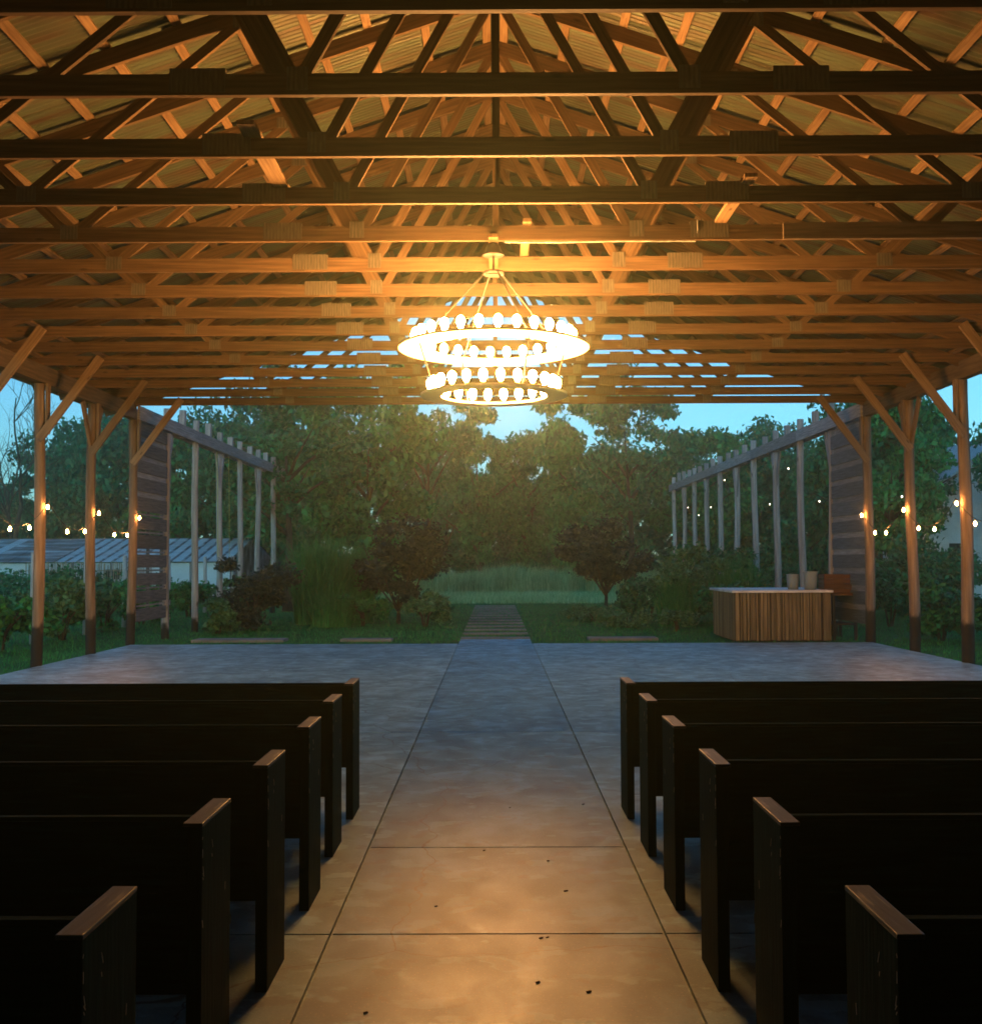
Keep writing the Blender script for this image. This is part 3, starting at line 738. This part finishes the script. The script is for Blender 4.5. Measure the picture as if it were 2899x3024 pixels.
tb = tag(empty('side_table', (7.55, 24.7, 0)), 'narrow dark wooden table beside the bar, under the crate', 'table')
MB().box(-0.15, 0.42, -0.35, 0.85, 0.93, 0.98, 'y').build('table_top', M['crate'], tb)
for (a, b) in ((-0.12, -0.3), (0.36, -0.3), (-0.12, 0.78), (0.36, 0.78)):
    MB().box(a, a + 0.06, b, b + 0.06, -0.06, 0.929, 'z').build('leg', M['tabledark'], tb)
MB().box(-0.1, 0.4, -0.28, 0.8, 0.28, 0.31, 'y').build('shelf', M['tabledark'], tb)
cr = tag(empty('wooden_crate', (7.62, 24.75, 0.981)), 'reddish-brown wooden crate standing on the table by the screen', 'crate')
for i in range(4):
    z = 0.005 + i * 0.105
    for yy in (-0.22, 0.24):
        MB().box(-0.33, 0.33, yy, yy + 0.018, z, z + 0.092, 'x').build('slat', M['crate'], cr)
    for xx in (-0.33, 0.312):
        MB().box(xx, xx + 0.018, -0.20, 0.238, z, z + 0.09, 'y').build('slat', M['crate'], cr)
for xx in (-0.31, 0.27):
    for yy in (-0.2, 0.2): MB().box(xx, xx + 0.04, yy, yy + 0.038, 0, 0.42, 'z').build('corner_post', M['crate'], cr)
MB().box(-0.31, 0.31, -0.2, 0.24, 0.0, 0.004, 'x').build('bottom', M['crate'], cr)
M['bucketpaint'] = mat('grey_white_bucket', (0.20, 0.26, 0.28), 0.5, 0.3)
def bucket(x, y, z, r, h, label):
    b = tag(empty('bucket', (x, y, z)), label, 'bucket')
    MB().tube([(0, 0, 0), (0, 0, h * 0.5), (0, 0, h - 0.02), (0, 0, h)], [r * 0.82, r * 0.92, r, r * 1.05], 20).build('body', M['bucketpaint'], b, smooth=True)
    MB().tube([(r * 1.03 * math.cos(t), 0.02 * math.sin(t), h - 0.04 + 0.5 * r * math.sin(t)) for t in [math.pi * i / 10 for i in range(11)]], 0.005, 5).build('handle', M['iron'], b)
bucket(6.98, 24.5, bh, 0.155, 0.40, 'tall white bucket on the bar, right against the crate')
bucket(6.66, 24.75, bh, 0.14, 0.34, 'short white bucket on the bar, left of the taller one')

# ---------------------------------------------------------------- shed on the left
shed = tag(empty('greenhouse', (-13.4, 56, 0)), 'long low greenhouse with striped pale and rusty roof sheets, beyond the left posts', 'greenhouse')
sx1, sx0 = 0.0, -26.0; ez, rz_ = 1.78, 3.0; hs = 5.4
n = 44; pw = (sx1 - sx0) / n
for i in range(n):
    x = sx1 - pw * (i + 1)
    light = i < 15
    m_ = M['shedlight'] if (light or random.random() < 0.12) else M['sheddark']
    a = random.uniform(0, 0.02)
    MB().bar((x + pw / 2, -0.25, ez - 0.05 + a), (x + pw / 2, hs, rz_ + a), pw - (0.13 if light else 0.02), 0.012, (0, -0.22, 1)).build('roof_sheet', m_, shed)
    if light: MB().bar((x, -0.2, ez - 0.02), (x, hs, rz_ + 0.03), 0.12, 0.05, (0, -0.22, 1)).build('roof_batten', M['sheddark'], shed)
MB().bar((sx0, hs * 1.5, (ez + rz_) / 2 + 0.05), (sx1, hs * 1.5, (ez + rz_) / 2 + 0.05), math.hypot(hs, rz_ - ez), 0.012, (0, 0.22, 1)).build('rear_roof', M['sheddark'], shed)
for i in range(13):
    x0, x1 = sx1 - 2 * i - 2, sx1 - 2 * i
    MB().box(x0 + 0.02, x1 - 0.02, -0.02, 0.02, 0.0, ez - 0.1, 'x').build('wall_panel', M['shedlight'], shed)
    MB().box(x0 - 0.04, x0 + 0.04, -0.09, -0.03, 0.0, ez - 0.06, 'z').build('wall_post', M['greywood'], shed)
MB().box(-6.3, -5.6, -0.05, -0.022, 0.85, 1.35, 'x').build('window', M['glassdark'], shed)
mb = MB(); mb.v = [(sx1, 0, 0), (sx1, 2 * hs, 0), (sx1, 2 * hs, ez), (sx1, hs, rz_), (sx1, 0, ez), (sx1 - .04, 0, 0), (sx1 - .04, 2 * hs, 0), (sx1 - .04, 2 * hs, ez), (sx1 - .04, hs, rz_), (sx1 - .04, 0, ez)]
mb.f = [(0, 1, 2, 3, 4), (9, 8, 7, 6, 5), (0, 5, 6, 1), (1, 6, 7, 2), (2, 7, 8, 3), (3, 8, 9, 4), (4, 9, 5, 0)]; mb.uv = [(0, 0)] * 30
mb.build('gable_wall', M['sheddark'], shed)
# bamboo screen leaning against the greenhouse
bf = tag(empty('bamboo_fence', (-21.0, 55.6, 0)), 'brown bamboo cane fence in front of the greenhouse wall', 'fence')
for i in range(60):
    x = -2.6 + i * 0.1 + random.uniform(-.02, .02)
    MB().tube([(x, 0, -0.05), (x + random.uniform(-.06, .06), 0.02, 1.68 + random.uniform(-.12, .1))], 0.022, 5).build('cane', M['bamboo'], bf)
for z in (0.5, 1.3): MB().tube([(-2.7, 0.04, z), (3.4, 0.04, z)], 0.02, 5).build('rail', M['bamboo'], bf)

# trellis posts left
for (y, hh, lab) in ((24.4, 1.95, 'pale round trellis post behind the vines, nearest of its row'), (27.4, 1.9, 'pale round trellis post, second from the near end of its row'),
                     (30.4, 1.9, 'pale round trellis post, third of its row, close to the plank screen'), (34.5, 1.9, 'pale round trellis post seen just past the plank screen'),
                     (38.9, 1.9, 'pale round trellis post, second past the plank screen'), (43.0, 1.95, 'pale round trellis post, farthest of its row')):
    o = MB().tube([(0, 0, -0.1), (0.01, 0, hh * 0.5), (0, 0.01, hh)], [0.07, 0.065, 0.06], 9).build('trellis_post', M['bleached'], None, (-10.15 + random.uniform(-.05, .05), y, 0), smooth=True)
    tag(o, lab, 'trellis post', 'trellis posts left of the pavilion')

# ---------------------------------------------------------------- white house at right
ho = tag(empty('house', (21.2, 48, 0)), 'white gabled house half hidden by trees at the far right', 'house')
def prism(x0, x1, y0, y1, zw, zr, nm, m):
    xm = (x0 + x1) / 2; b = MB()
    b.v = [(x0, y0, -0.1), (x1, y0, -0.1), (x1, y0, zw), (xm, y0, zr), (x0, y0, zw), (x0, y1, -0.1), (x1, y1, -0.1), (x1, y1, zw), (xm, y1, zr), (x0, y1, zw)]
    b.f = [(0, 1, 2, 3, 4), (9, 8, 7, 6, 5), (0, 5, 6, 1), (1, 6, 7, 2), (4, 9, 5, 0), (2, 7, 8, 3), (3, 8, 9, 4)]; b.uv = [(0, 0)] * 30
    return b.build(nm, m, ho)
prism(-2.6, 4.5, 0, 8, 4.2, 7.0, 'wall', M['white'])
rf = MB()
rf.bar((-3.0, 4.0, 4.08), (0.95, 4.0, 7.16), 8.6, 0.10, (-0.6, 0, 0.8)); rf.bar((4.9, 4.0, 4.08), (0.96, 4.0, 7.16), 8.6, 0.101, (0.6, 0, 0.8))
rf.build('roof', M['shingle'], ho)
for (wx, wz) in ((-1.5, 1.2), (1.6, 1.2), (0.2, 4.0)):
    f = MB().box(wx - 0.06, wx + 0.96, -0.04, -0.004, wz - 0.06, wz + 1.26, 'z').build('window', M['white'], ho)
    MB().box(wx, wx + 0.9, -0.046, -0.041, wz, wz + 1.2, 'z').build('pane', M['glassdark'], f)

# ---------------------------------------------------------------- vegetation
def trunk_mesh(seed, h, r, spread, limbs=7):
    rr = random.Random(seed); mb = MB()
    pts = [Vector((0.15 * math.sin(i * 0.9 + seed) * i / 6, 0.15 * math.cos(i * 0.7 + seed) * i / 6, -0.3 + h * i / 6)) for i in range(7)]
    mb.tube(pts, [r * (1.25 if i == 0 else 1 - 0.13 * i) for i in range(7)], 8)
    for l in range(limbs):
        i = rr.randint(2, 5); a = rr.random() * 6.28; p = pts[i]
        q = [p + Vector((math.cos(a) * spread * t, math.sin(a) * spread * t, spread * 0.75 * t ** 0.8)) for t in (0, 0.35, 0.7, 1.0)]
        mb.tube(q, [r * 0.42, r * 0.3, r * 0.18, r * 0.05], 6)
    return mb.mesh('trunk', M['trunk'], smooth=True)
def crown_mesh(seed, n, rad, lobes, lobe_r, size, m, name='crown', hollow=0.45, flat=0.75):
    rg = np.random.default_rng(seed)
    P = crown_points(rg, n, rad, lobes, lobe_r, hollow, flat)
    return quads_mesh(name, leaves(P, size, rg), M[m])
CR = [crown_mesh(1, 15000, (3.2, 3.0, 3.8), 34, 0.30, 0.16, 'leaf_a'),
      crown_mesh(2, 15000, (3.4, 3.2, 3.4), 30, 0.34, 0.15, 'leaf_b'),
      crown_mesh(3, 13000, (2.6, 2.6, 4.2), 40, 0.26, 0.15, 'leaf_a'),
      crown_mesh(4, 9000, (3.0, 3.0, 3.8), 44, 0.24, 0.15, 'leaf_b', hollow=0.1)]
TR = [trunk_mesh(i, 6.0, 0.2, 2.4) for i in range(3)]
def tree(x, y, ztop, wscale, kind, label, group='trees around the lawn', zbase=None, name='broadleaf_tree'):
    """ztop: height of the crown's top; crown reaches down to about zbase"""
    t = tag(empty(name, (x, y, 0), random.random() * 6.28), label, 'tree', group)
    half = [3.8 * 1.05, 3.4 * 1.05, 4.2 * 1.02, 3.8 * 1.05][kind]
    zb = 0.6 if zbase is None else zbase
    hc = (ztop - zb) / 2
    c = link('crown', CR[kind], t, (0, 0, zb + hc)); c.scale = (wscale, wscale, hc / half)
    k = link('trunk', TR[kind % 3], t, (0, 0, 0)); k.scale = (1, 1, min(1.6, ztop * 0.6 / 5.7))
    return t
# the named trees one can pick out; (x, y, top, width, kind, label)
tree(-7.4, 39.6, 9.2, 0.86, 3, 'loose leafy tree standing over the far end of the left pergola', zbase=2.2)
tree(-5.4, 47.5, 11.2, 1.0, 0, 'tall green tree left of the lawn, behind the plum-leaved bush', zbase=0.3)
tree(-3.4, 58.0, 12.6, 0.75, 3, 'thin-crowned tree with sky showing through, left of the sky gap', zbase=3.5)
tree(-0.9, 66.0, 11.8, 0.85, 2, 'slender dark treetop in the middle of the far tree line, left one')
tree(1.9, 68.0, 10.7, 0.85, 0, 'rounded tree in the middle of the far tree line, under the sky gap')
tree(4.9, 60.0, 12.2, 1.0, 0, 'broad green tree right of the lawn with branches reaching low', zbase=0.4)
tree(6.9, 56.0, 12.0, 1.0, 3, 'airy tree with bright gaps in its crown, right of the sky gap', zbase=1.5)
tree(-3.2, 75.0, 9.5, 1.0, 1, 'dark tree deep in the wood, left of the meadow', zbase=0.0)
tree(2.6, 77.0, 8.6, 1.1, 1, 'dark tree deep in the wood, straight beyond the meadow', zbase=0.0)
tree(11.0, 60.0, 9.8, 0.95, 0, 'rounded green tree above the far end of the right pergola')
tree(14.6, 62.0, 9.4, 1.0, 1, 'low broad tree behind the middle of the right pergola')
tree(17.4, 63.0, 9.2, 0.95, 1, 'dark broad tree behind the near end of the right pergola')
tree(17.0, 49.0, 9.0, 0.95, 3, 'blue-green tree between the right pergola and the right plank screen')
tree(14.4, 42.0, 9.2, 0.85, 1, 'dense dark tree behind the right plank screen')
tree(13.4, 37.0, 7.8, 0.62, 0, 'dense dark tree between the right-hand posts, left of the white house')
tree(21.6, 44.0, 9.6, 0.75, 3, 'tall loose tree showing against sky at the right edge')
tree(-11.8, 60.0, 10.6, 1.15, 1, 'dense tree behind the end of the greenhouse')
tree(-15.6, 66.0, 12.0, 1.1, 1, 'dense dark tree behind the middle of the greenhouse')
tree(-19.5, 68.0, 11.4, 1.1, 0, 'green tree behind the plank screen at left')
tree(-24.0, 70.0, 12.4, 1.2, 1, 'tall dark tree rising between the left posts')
tree(-29.0, 73.0, 10.8, 1.0, 1, 'dark tree seen past the leftmost post')
tree(-34.5, 74.0, 7.9, 1.0, 1, 'lower dark tree at the left edge under the bare branches')
# far wood as one mass
rg = np.random.default_rng(11)
parts = []
for i in range(46):
    x = -44 + i * 2.05 + rg.uniform(-1, 1); y = 80 + rg.uniform(-4, 10)
    top = 9.4 + 1.5 * math.sin(i * 1.3) + (2.4 if -30 < x < -5 else 0) + (-0.3 if -1 < x < 4 else 1.8) + (-3.5 if x < -34 else 0)
    P = crown_points(rg, 2300, (3.4, 2.6, top / 2 - 0.4), 22, 0.36, 0.5)
    P[:, 2] = P[:, 2] * 0.9 + top / 2 - 0.2
    P += np.array([x, y, 0]); P[:, 2] = np.maximum(P[:, 2], 0.0)
    parts.append(leaves(P, 0.24, rg))
tag(link('woodland', quads_mesh('woodland', np.concatenate(parts), M['leaf_b'])), 'dark far wood behind the lawn and greenhouse', kind='stuff')
# undergrowth along the wood's edge
parts = []
for i in range(70):
    x = -40 + i * 1.15 + rg.uniform(-.4, .4); y = 70 + rg.uniform(-4, 5) if -7 < x < 8 else 62 + rg.uniform(-3, 8)
    if -42 < x < -11: y = 66 + rg.uniform(0, 6)
    P = crown_points(rg, 900, (1.8, 1.5, 1.5), 9, 0.5, 0.3); P[:, 2] = np.abs(P[:, 2] + 1.2); P += np.array([x, y, 0]); parts.append(leaves(P, 0.17, rg))
tag(link('undergrowth', quads_mesh('undergrowth', np.concatenate(parts), M['leaf_b'])), 'dark undergrowth at the foot of the far trees', kind='stuff')

# bare tree at top left
def bare_tree(x, y, h, label):
    rr = random.Random(5); mb = MB()
    def grow(p, d, L, r, n):
        if n == 0 or r < 0.006: return
        pts = [p]; q = p.copy()
        for i in range(4):
            d2 = (d + Vector((rr.uniform(-.18, .18), rr.uniform(-.18, .18), rr.uniform(-.05, .16)))).normalized(); q = q + d2 * L / 4; pts.append(q.copy()); d = d2
        mb.tube(pts, [r * (1 - 0.1 * i) for i in range(5)], 5, cap=False)
        for k in range(3 if n > 2 else 2):
            a = Vector((rr.uniform(-1, 1), rr.uniform(-1, 1), rr.uniform(-0.1, 0.7))).normalized()
            grow(pts[rr.randint(2, 4)], (d * 0.8 + a * 0.75).normalized(), L * rr.uniform(0.62, 0.8), r * 0.55, n - 1)
    grow(Vector((0, 0, -0.2)), Vector((0.05, 0, 1)), h * 0.42, 0.20, 7)
    t = tag(empty('bare_tree', (x, y, 0)), label, 'tree')
    mb.build('trunk', M['trunk'], t, smooth=True)
bare_tree(-27.5, 62.0, 12.5, 'bare leafless tree against the sky at the left edge')

# shrubs
def shrub(x, y, r, h, n, size, m, label, cat='shrub', name='shrub', group=None, stem=True, lobes=14):
    s = tag(empty(name, (x, y, -0.05)), label, cat, group)
    rg2 = np.random.default_rng(int(abs(x * 100) + y * 10))
    P = crown_points(rg2, n, (r, r, h * 0.45), lobes, 0.45, 0.3)
    P[:, 2] += h * 0.5; P[:, 2] = np.where(P[:, 2] < 0.03, rg2.uniform(0.03, h * 0.3, n), P[:, 2])
    link('foliage', quads_mesh('foliage', leaves(P, size, rg2), M[m]), s)
    if stem:
        mb = MB(); rr = random.Random(int(y * 7))
        for k in range(5):
            a = rr.random() * 6.28
            mb.tube([(0.04 * math.cos(a), 0.04 * math.sin(a), -0.1), (0.15 * r * math.cos(a), 0.15 * r * math.sin(a), h * 0.3), (0.5 * r * math.cos(a), 0.5 * r * math.sin(a), h * 0.62)], [0.03, 0.022, 0.008], 6)
        mb.build('stem', M['trunk'], s, smooth=True)
    return s
def small_tree(x, y, r, z0, z1, n, size, m, label):
    s = tag(empty('plum_tree', (x, y, -0.05)), label, 'tree')
    rg2 = np.random.default_rng(int(y * 13))
    P = crown_points(rg2, n, (r, r, (z1 - z0) * 0.46), 30, 0.32, 0.25); P[:, 2] += (z0 + z1) / 2
    link('crown', quads_mesh('crown', leaves(P, size, rg2), M[m]), s)
    mb = MB(); mb.tube([(0, 0, -0.1), (0.02, 0.01, z0 * 0.6), (0, 0, z0 + 0.3)], [0.07, 0.055, 0.045], 8)
    for k in range(6):
        a = k * 1.05; mb.tube([(0, 0, z0 * 0.7), (0.35 * r * math.cos(a), 0.35 * r * math.sin(a), z0 + 0.5), (0.7 * r * math.cos(a), 0.7 * r * math.sin(a), z1 * 0.75)], [0.035, 0.025, 0.008], 6)
    mb.build('trunk', M['trunk'], s, smooth=True)
small_tree(-2.75, 31.5, 1.45, 0.5, 3.05, 9000, 0.075, 'leaf_p', 'spreading plum-leaved small tree left of the lawn path')
small_tree(3.5, 35.0, 1.55, 0.95, 3.0, 9000, 0.075, 'leaf_p', 'plum-leaved small tree on a bare trunk right of the lawn path')
shrub(-1.9, 30.2, 0.75, 0.95, 2200, 0.07, 'leaf_c', 'small green shrub at the foot of the left plum tree')
shrub(-3.6, 30.6, 0.7, 1.0, 2200, 0.07, 'leaf_a', 'low green shrub between the plum tree and the arching grass')
shrub(-6.3, 29.0, 1.15, 2.2, 6500, 0.07, 'leaf_p', 'dark purple bush in front of the left pergola posts')
shrub(-5.6, 35.0, 1.2, 2.3, 5500, 0.08, 'leaf_b', 'dark green bush behind the arching grass')
shrub(-6.9, 27.6, 0.55, 0.85, 1800, 0.09, 'leaf_c', 'low broad-leaved plant beside the left pergola posts')
shrub(-7.2, 31.6, 0.7, 1.5, 2600, 0.07, 'leaf_c', 'climbing green plant at the foot of the left pergola')
shrub(4.6, 33.0, 1.0, 1.7, 4200, 0.075, 'leaf_b', 'dark shrub right of the plum tree on its trunk')
shrub(5.6, 31.0, 1.2, 2.15, 6500, 0.075, 'leaf_c', 'large bright green shrub left of the bar counter')
shrub(6.9, 32.5, 1.2, 2.1, 6500, 0.07, 'leaf_b', 'large dark shrub behind the bar counter')
shrub(6.1, 28.6, 0.9, 1.35, 4200, 0.06, 'leaf_b', 'dark rounded shrub directly left of the bar counter')
shrub(4.6, 28.0, 0.55, 0.55, 1500, 0.05, 'leaf_c', 'low flowering plant in the bed left of the bar')
shrub(3.5, 29.5, 0.9, 0.45, 2200, 0.05, 'leaf_c', 'low green bed plant in front of the right plum tree')
shrub(2.9, 32.5, 0.9, 0.40, 2000, 0.05, 'leaf_c', 'low green bed plant beside the lawn path')
shrub(8.8, 35.0, 1.3, 2.4, 5500, 0.08, 'leaf_b', 'dark shrub behind the right pergola posts')
shrub(10.5, 29.5, 1.3, 2.0, 5500, 0.08, 'leaf_b', 'dark shrub behind the posts with the right string lights')
shrub(9.8, 24.4, 1.1, 1.6, 5000, 0.07, 'leaf_b', 'dark bush between the right-hand posts')
shrub(10.6, 21.6, 1.1, 1.45, 5000, 0.07, 'leaf_b', 'dark bush beside the rightmost post')
shrub(12.4, 33.0, 1.8, 2.3, 8000, 0.09, 'leaf_b', 'dark shrub in front of the white house')
shrub(17.0, 41.5, 1.6, 2.2, 6000, 0.10, 'leaf_b', 'bush covering the foot of the white house')
# leafy vine row left
for i, (x, y, r, h, lab) in enumerate(((-10.1, 22.6, 1.0, 1.25, 'leafy vine in front of the nearest trellis post'), (-10.0, 25.6, 1.0, 1.5, 'leafy vine between the two nearest trellis posts'),
                        (-10.1, 28.6, 1.0, 1.35, 'leafy vine between the left posts and the plank screen'), (-10.2, 32.0, 1.0, 1.3, 'leafy vine behind the plank screen'),
                        (-10.0, 36.2, 1.0, 1.3, 'leafy vine past the plank screen'))):
    shrub(x, y, r, h, 4200, 0.075, 'leaf_c' if i in (1,) else 'leaf_a', lab, 'vine', 'trellis_vine', 'vines on the trellis row')
parts = []
for i in range(40):
    x = -13 - rg.uniform(0, 16); y = 27 + rg.uniform(0, 22)
    P = crown_points(rg, 700, (1.6, 1.6, 0.7), 8, 0.5, 0.3); P[:, 2] = np.abs(P[:, 2] + 0.75); P += np.array([x, y, 0]); parts.append(leaves(P, 0.09, rg))
tag(link('crop_rows', quads_mesh('crop_rows', np.concatenate(parts), M['leaf_b'])), 'dense green garden growth between the trellis and the greenhouse', kind='stuff')

# arching ornamental grasses and meadow
def blades(P, h, wd, lean, rg, seg=3):
    """curved tapering blades as strips of separate quads"""
    N = len(P); a = rg.uniform(0, 6.283, N); d = np.stack([np.cos(a), np.sin(a), np.zeros(N)], 1); s = np.stack([-np.sin(a), np.cos(a), np.zeros(N)], 1)
    H = h * rg.uniform(0.35, 1.15, N); Lx = lean * H * rg.uniform(0.2, 1.2, N); out = []
    def at(t): return P + d * (Lx * t * t)[:, None] + np.array([0, 0, 1.0]) * (H * (t - 0.28 * lean * t ** 3))[:, None]
    for i in range(seg):
        t0_, t1_ = i / seg, (i + 1) / seg; w0, w1 = wd * (1 - t0_ * 0.9), wd * (1 - t1_ * 0.9)
        p, q = at(t0_), at(t1_); out.append(np.stack([p - s * w0, p + s * w0, q + s * w1, q - s * w1], 1))
    return np.concatenate(out)
def tuft(x, y, r, h, n, lean, m, label, wd=0.008):
    rg2 = np.random.default_rng(int(abs(x) * 31 + y)); P = np.zeros((n, 3)); aa = rg2.uniform(0, 6.283, n); rr = r * np.sqrt(rg2.uniform(0, 1, n))
    P[:, 0] = rr * np.cos(aa); P[:, 1] = rr * np.sin(aa)
    o = link('ornamental_grass', quads_mesh('ornamental_grass', blades(P, h, wd, lean, rg2, 5), M[m]), None, (x, y, -0.06)); tag(o, label, 'grass clump')
tuft(-5.0, 31.8, 0.75, 2.6, 2200, 0.45, 'blade', 'tall arching ornamental grass clump left of the lawn', 0.018)
tuft(-4.2, 32.6, 0.65, 2.2, 1900, 0.45, 'blade', 'arching ornamental grass clump close to the plum tree', 0.018)
tuft(-4.5, 30.4, 0.55, 1.1, 900, 0.7, 'blade', 'short pale green grass clump in front of the tall ones', 0.014)
tuft(6.6, 30.4, 0.6, 2.0, 1500, 0.5, 'blade', 'arching grass clump among the shrubs behind the bar', 0.009)
tuft(4.9, 29.9, 0.5, 1.5, 1200, 0.5, 'blade', 'arching grass clump at the near end of the right bed', 0.009)
N = 26000; P = np.zeros((N, 3)); P[:, 0] = rg.uniform(-9, 10, N); P[:, 1] = 56.5 + 9 * rg.uniform(0, 1, N) ** 1.3 + np.abs(np.sin(P[:, 0] * 0.9) + np.sin(P[:, 0] * 2.3 + 1)) * 0.9
hm = 1.25 + 0.35 * np.sin(P[:, 0] * 0.8) * np.cos(P[:, 0] * 0.37 + 1) + rg.normal(0, 0.13, N)
B_ = np.concatenate([blades(P[m__], hh__, 0.02, 0.35, rg, 2) for m__, hh__ in ((hm < 1.15, 1.15), ((hm >= 1.15) & (hm < 1.35), 1.4), (hm >= 1.35, 1.65))]); 
tag(link('meadow', quads_mesh('meadow', B_, M['meadow'])), 'pale tall meadow grass at the end of the lawn', kind='stuff')
N = 110000; P = np.zeros((N, 3)); P[:, 0] = rg.uniform(-14, 14, N); P[:, 1] = 13 + 42 * rg.uniform(0, 1, N) ** 1.2; P[:, 2] = -0.07
keep = ~((P[:, 0] > XL - 0.03) & (P[:, 0] < XR + 0.03) & (P[:, 1] < YF + 0.03))
keep &= ~((np.abs(P[:, 0]) < 0.85) & (P[:, 1] < 24.5))
fr = (P[:, 1] - 25.3) % 1.5
keep &= ~((np.abs(P[:, 0]) < 0.8) & (P[:, 1] > 24.5) & (P[:, 1] < 44) & (fr < 0.42))
for (x0, x1, y0, y1) in ((-6.75, -4.7, 24.6, 25.25), (-3.45, -2.3, 24.7, 25.15), (2.1, 3.65, 24.75, 25.35), (5.1, 7.4, 24, 26.6)):
    keep &= ~((P[:, 0] > x0 - 0.02) & (P[:, 0] < x1 + 0.02) & (P[:, 1] > y0 - 0.05) & (P[:, 1] < y1 + 0.02))
P = P[keep]; N = len(P)
a = rg.uniform(0, 6.283, N); s_ = np.stack([np.cos(a), np.sin(a), np.zeros(N)], 1) * 0.009; H = rg.uniform(0.035, 0.085, N)
tip = P + np.stack([rg.normal(0, 0.02, N), rg.normal(0, 0.02, N), H], 1)
N = 24000; Q = np.zeros((N, 3)); Q[:, 0] = rg.uniform(-6, 8, N); Q[:, 1] = 46 + 12 * rg.uniform(0, 1, N); Q[:, 2] = -0.07
tag(link('rough_grass', quads_mesh('rough_grass', blades(Q, 0.3, 0.02, 0.4, rg, 1), M['meadow'])), 'paler longer grass between the lawn and the meadow', kind='stuff')
tag(link('grass', quads_mesh('grass', np.stack([P - s_, P + s_, tip], 1), M['blade'], 3)), 'short mown grass of the lawn beside the slab', kind='stuff')

# little leaves and bits dropped on the aisle
mb = MB()
for (x, y) in ((0.205, 5.13), (0.235, 5.14), (0.30, 6.43), (0.365, 5.85), (-0.07, 6.66), (0.17, 4.6), (0.9, 4.75), (-0.5, 4.3), (0.37, 4.5), (0.62, 7.9), (0.1, 7.8), (-0.3, 5.6)):
    r_ = random.uniform(0.4, 1.0); mb.bar((x - 0.010 * r_, y, 0.003), (x + 0.010 * r_, y + 0.008 * r_, 0.005), 0.005, 0.010 * r_)
tag(mb.build('debris', M['debris']), 'small dark leaf bits scattered on the aisle', kind='stuff')

# ---------------------------------------------------------------- haze added for the glow round the chandelier
hz = MB().box(gx0 - 1, gx1 + 1, gy0 - 1, gy1 + 1, -1.1, 17.0).mesh('haze', M['white'])
hm_ = bpy.data.materials.new('glow_haze'); hm_.use_nodes = True; t = hm_.node_tree; t.nodes.clear()
o_ = t.nodes.new('ShaderNodeOutputMaterial'); pv = t.nodes.new('ShaderNodeVolumePrincipled')
pv.inputs['Color'].default_value = (0.70, 0.95, 0.66, 1); pv.inputs['Density'].default_value = HAZE; pv.inputs['Anisotropy'].default_value = 0.82
t.links.new(pv.outputs[0], o_.inputs['Volume'])
hz.materials.clear(); hz.materials.append(hm_)
tag(link('haze', hz), 'thin haze added to the air to spread the chandelier glow', kind='stuff')
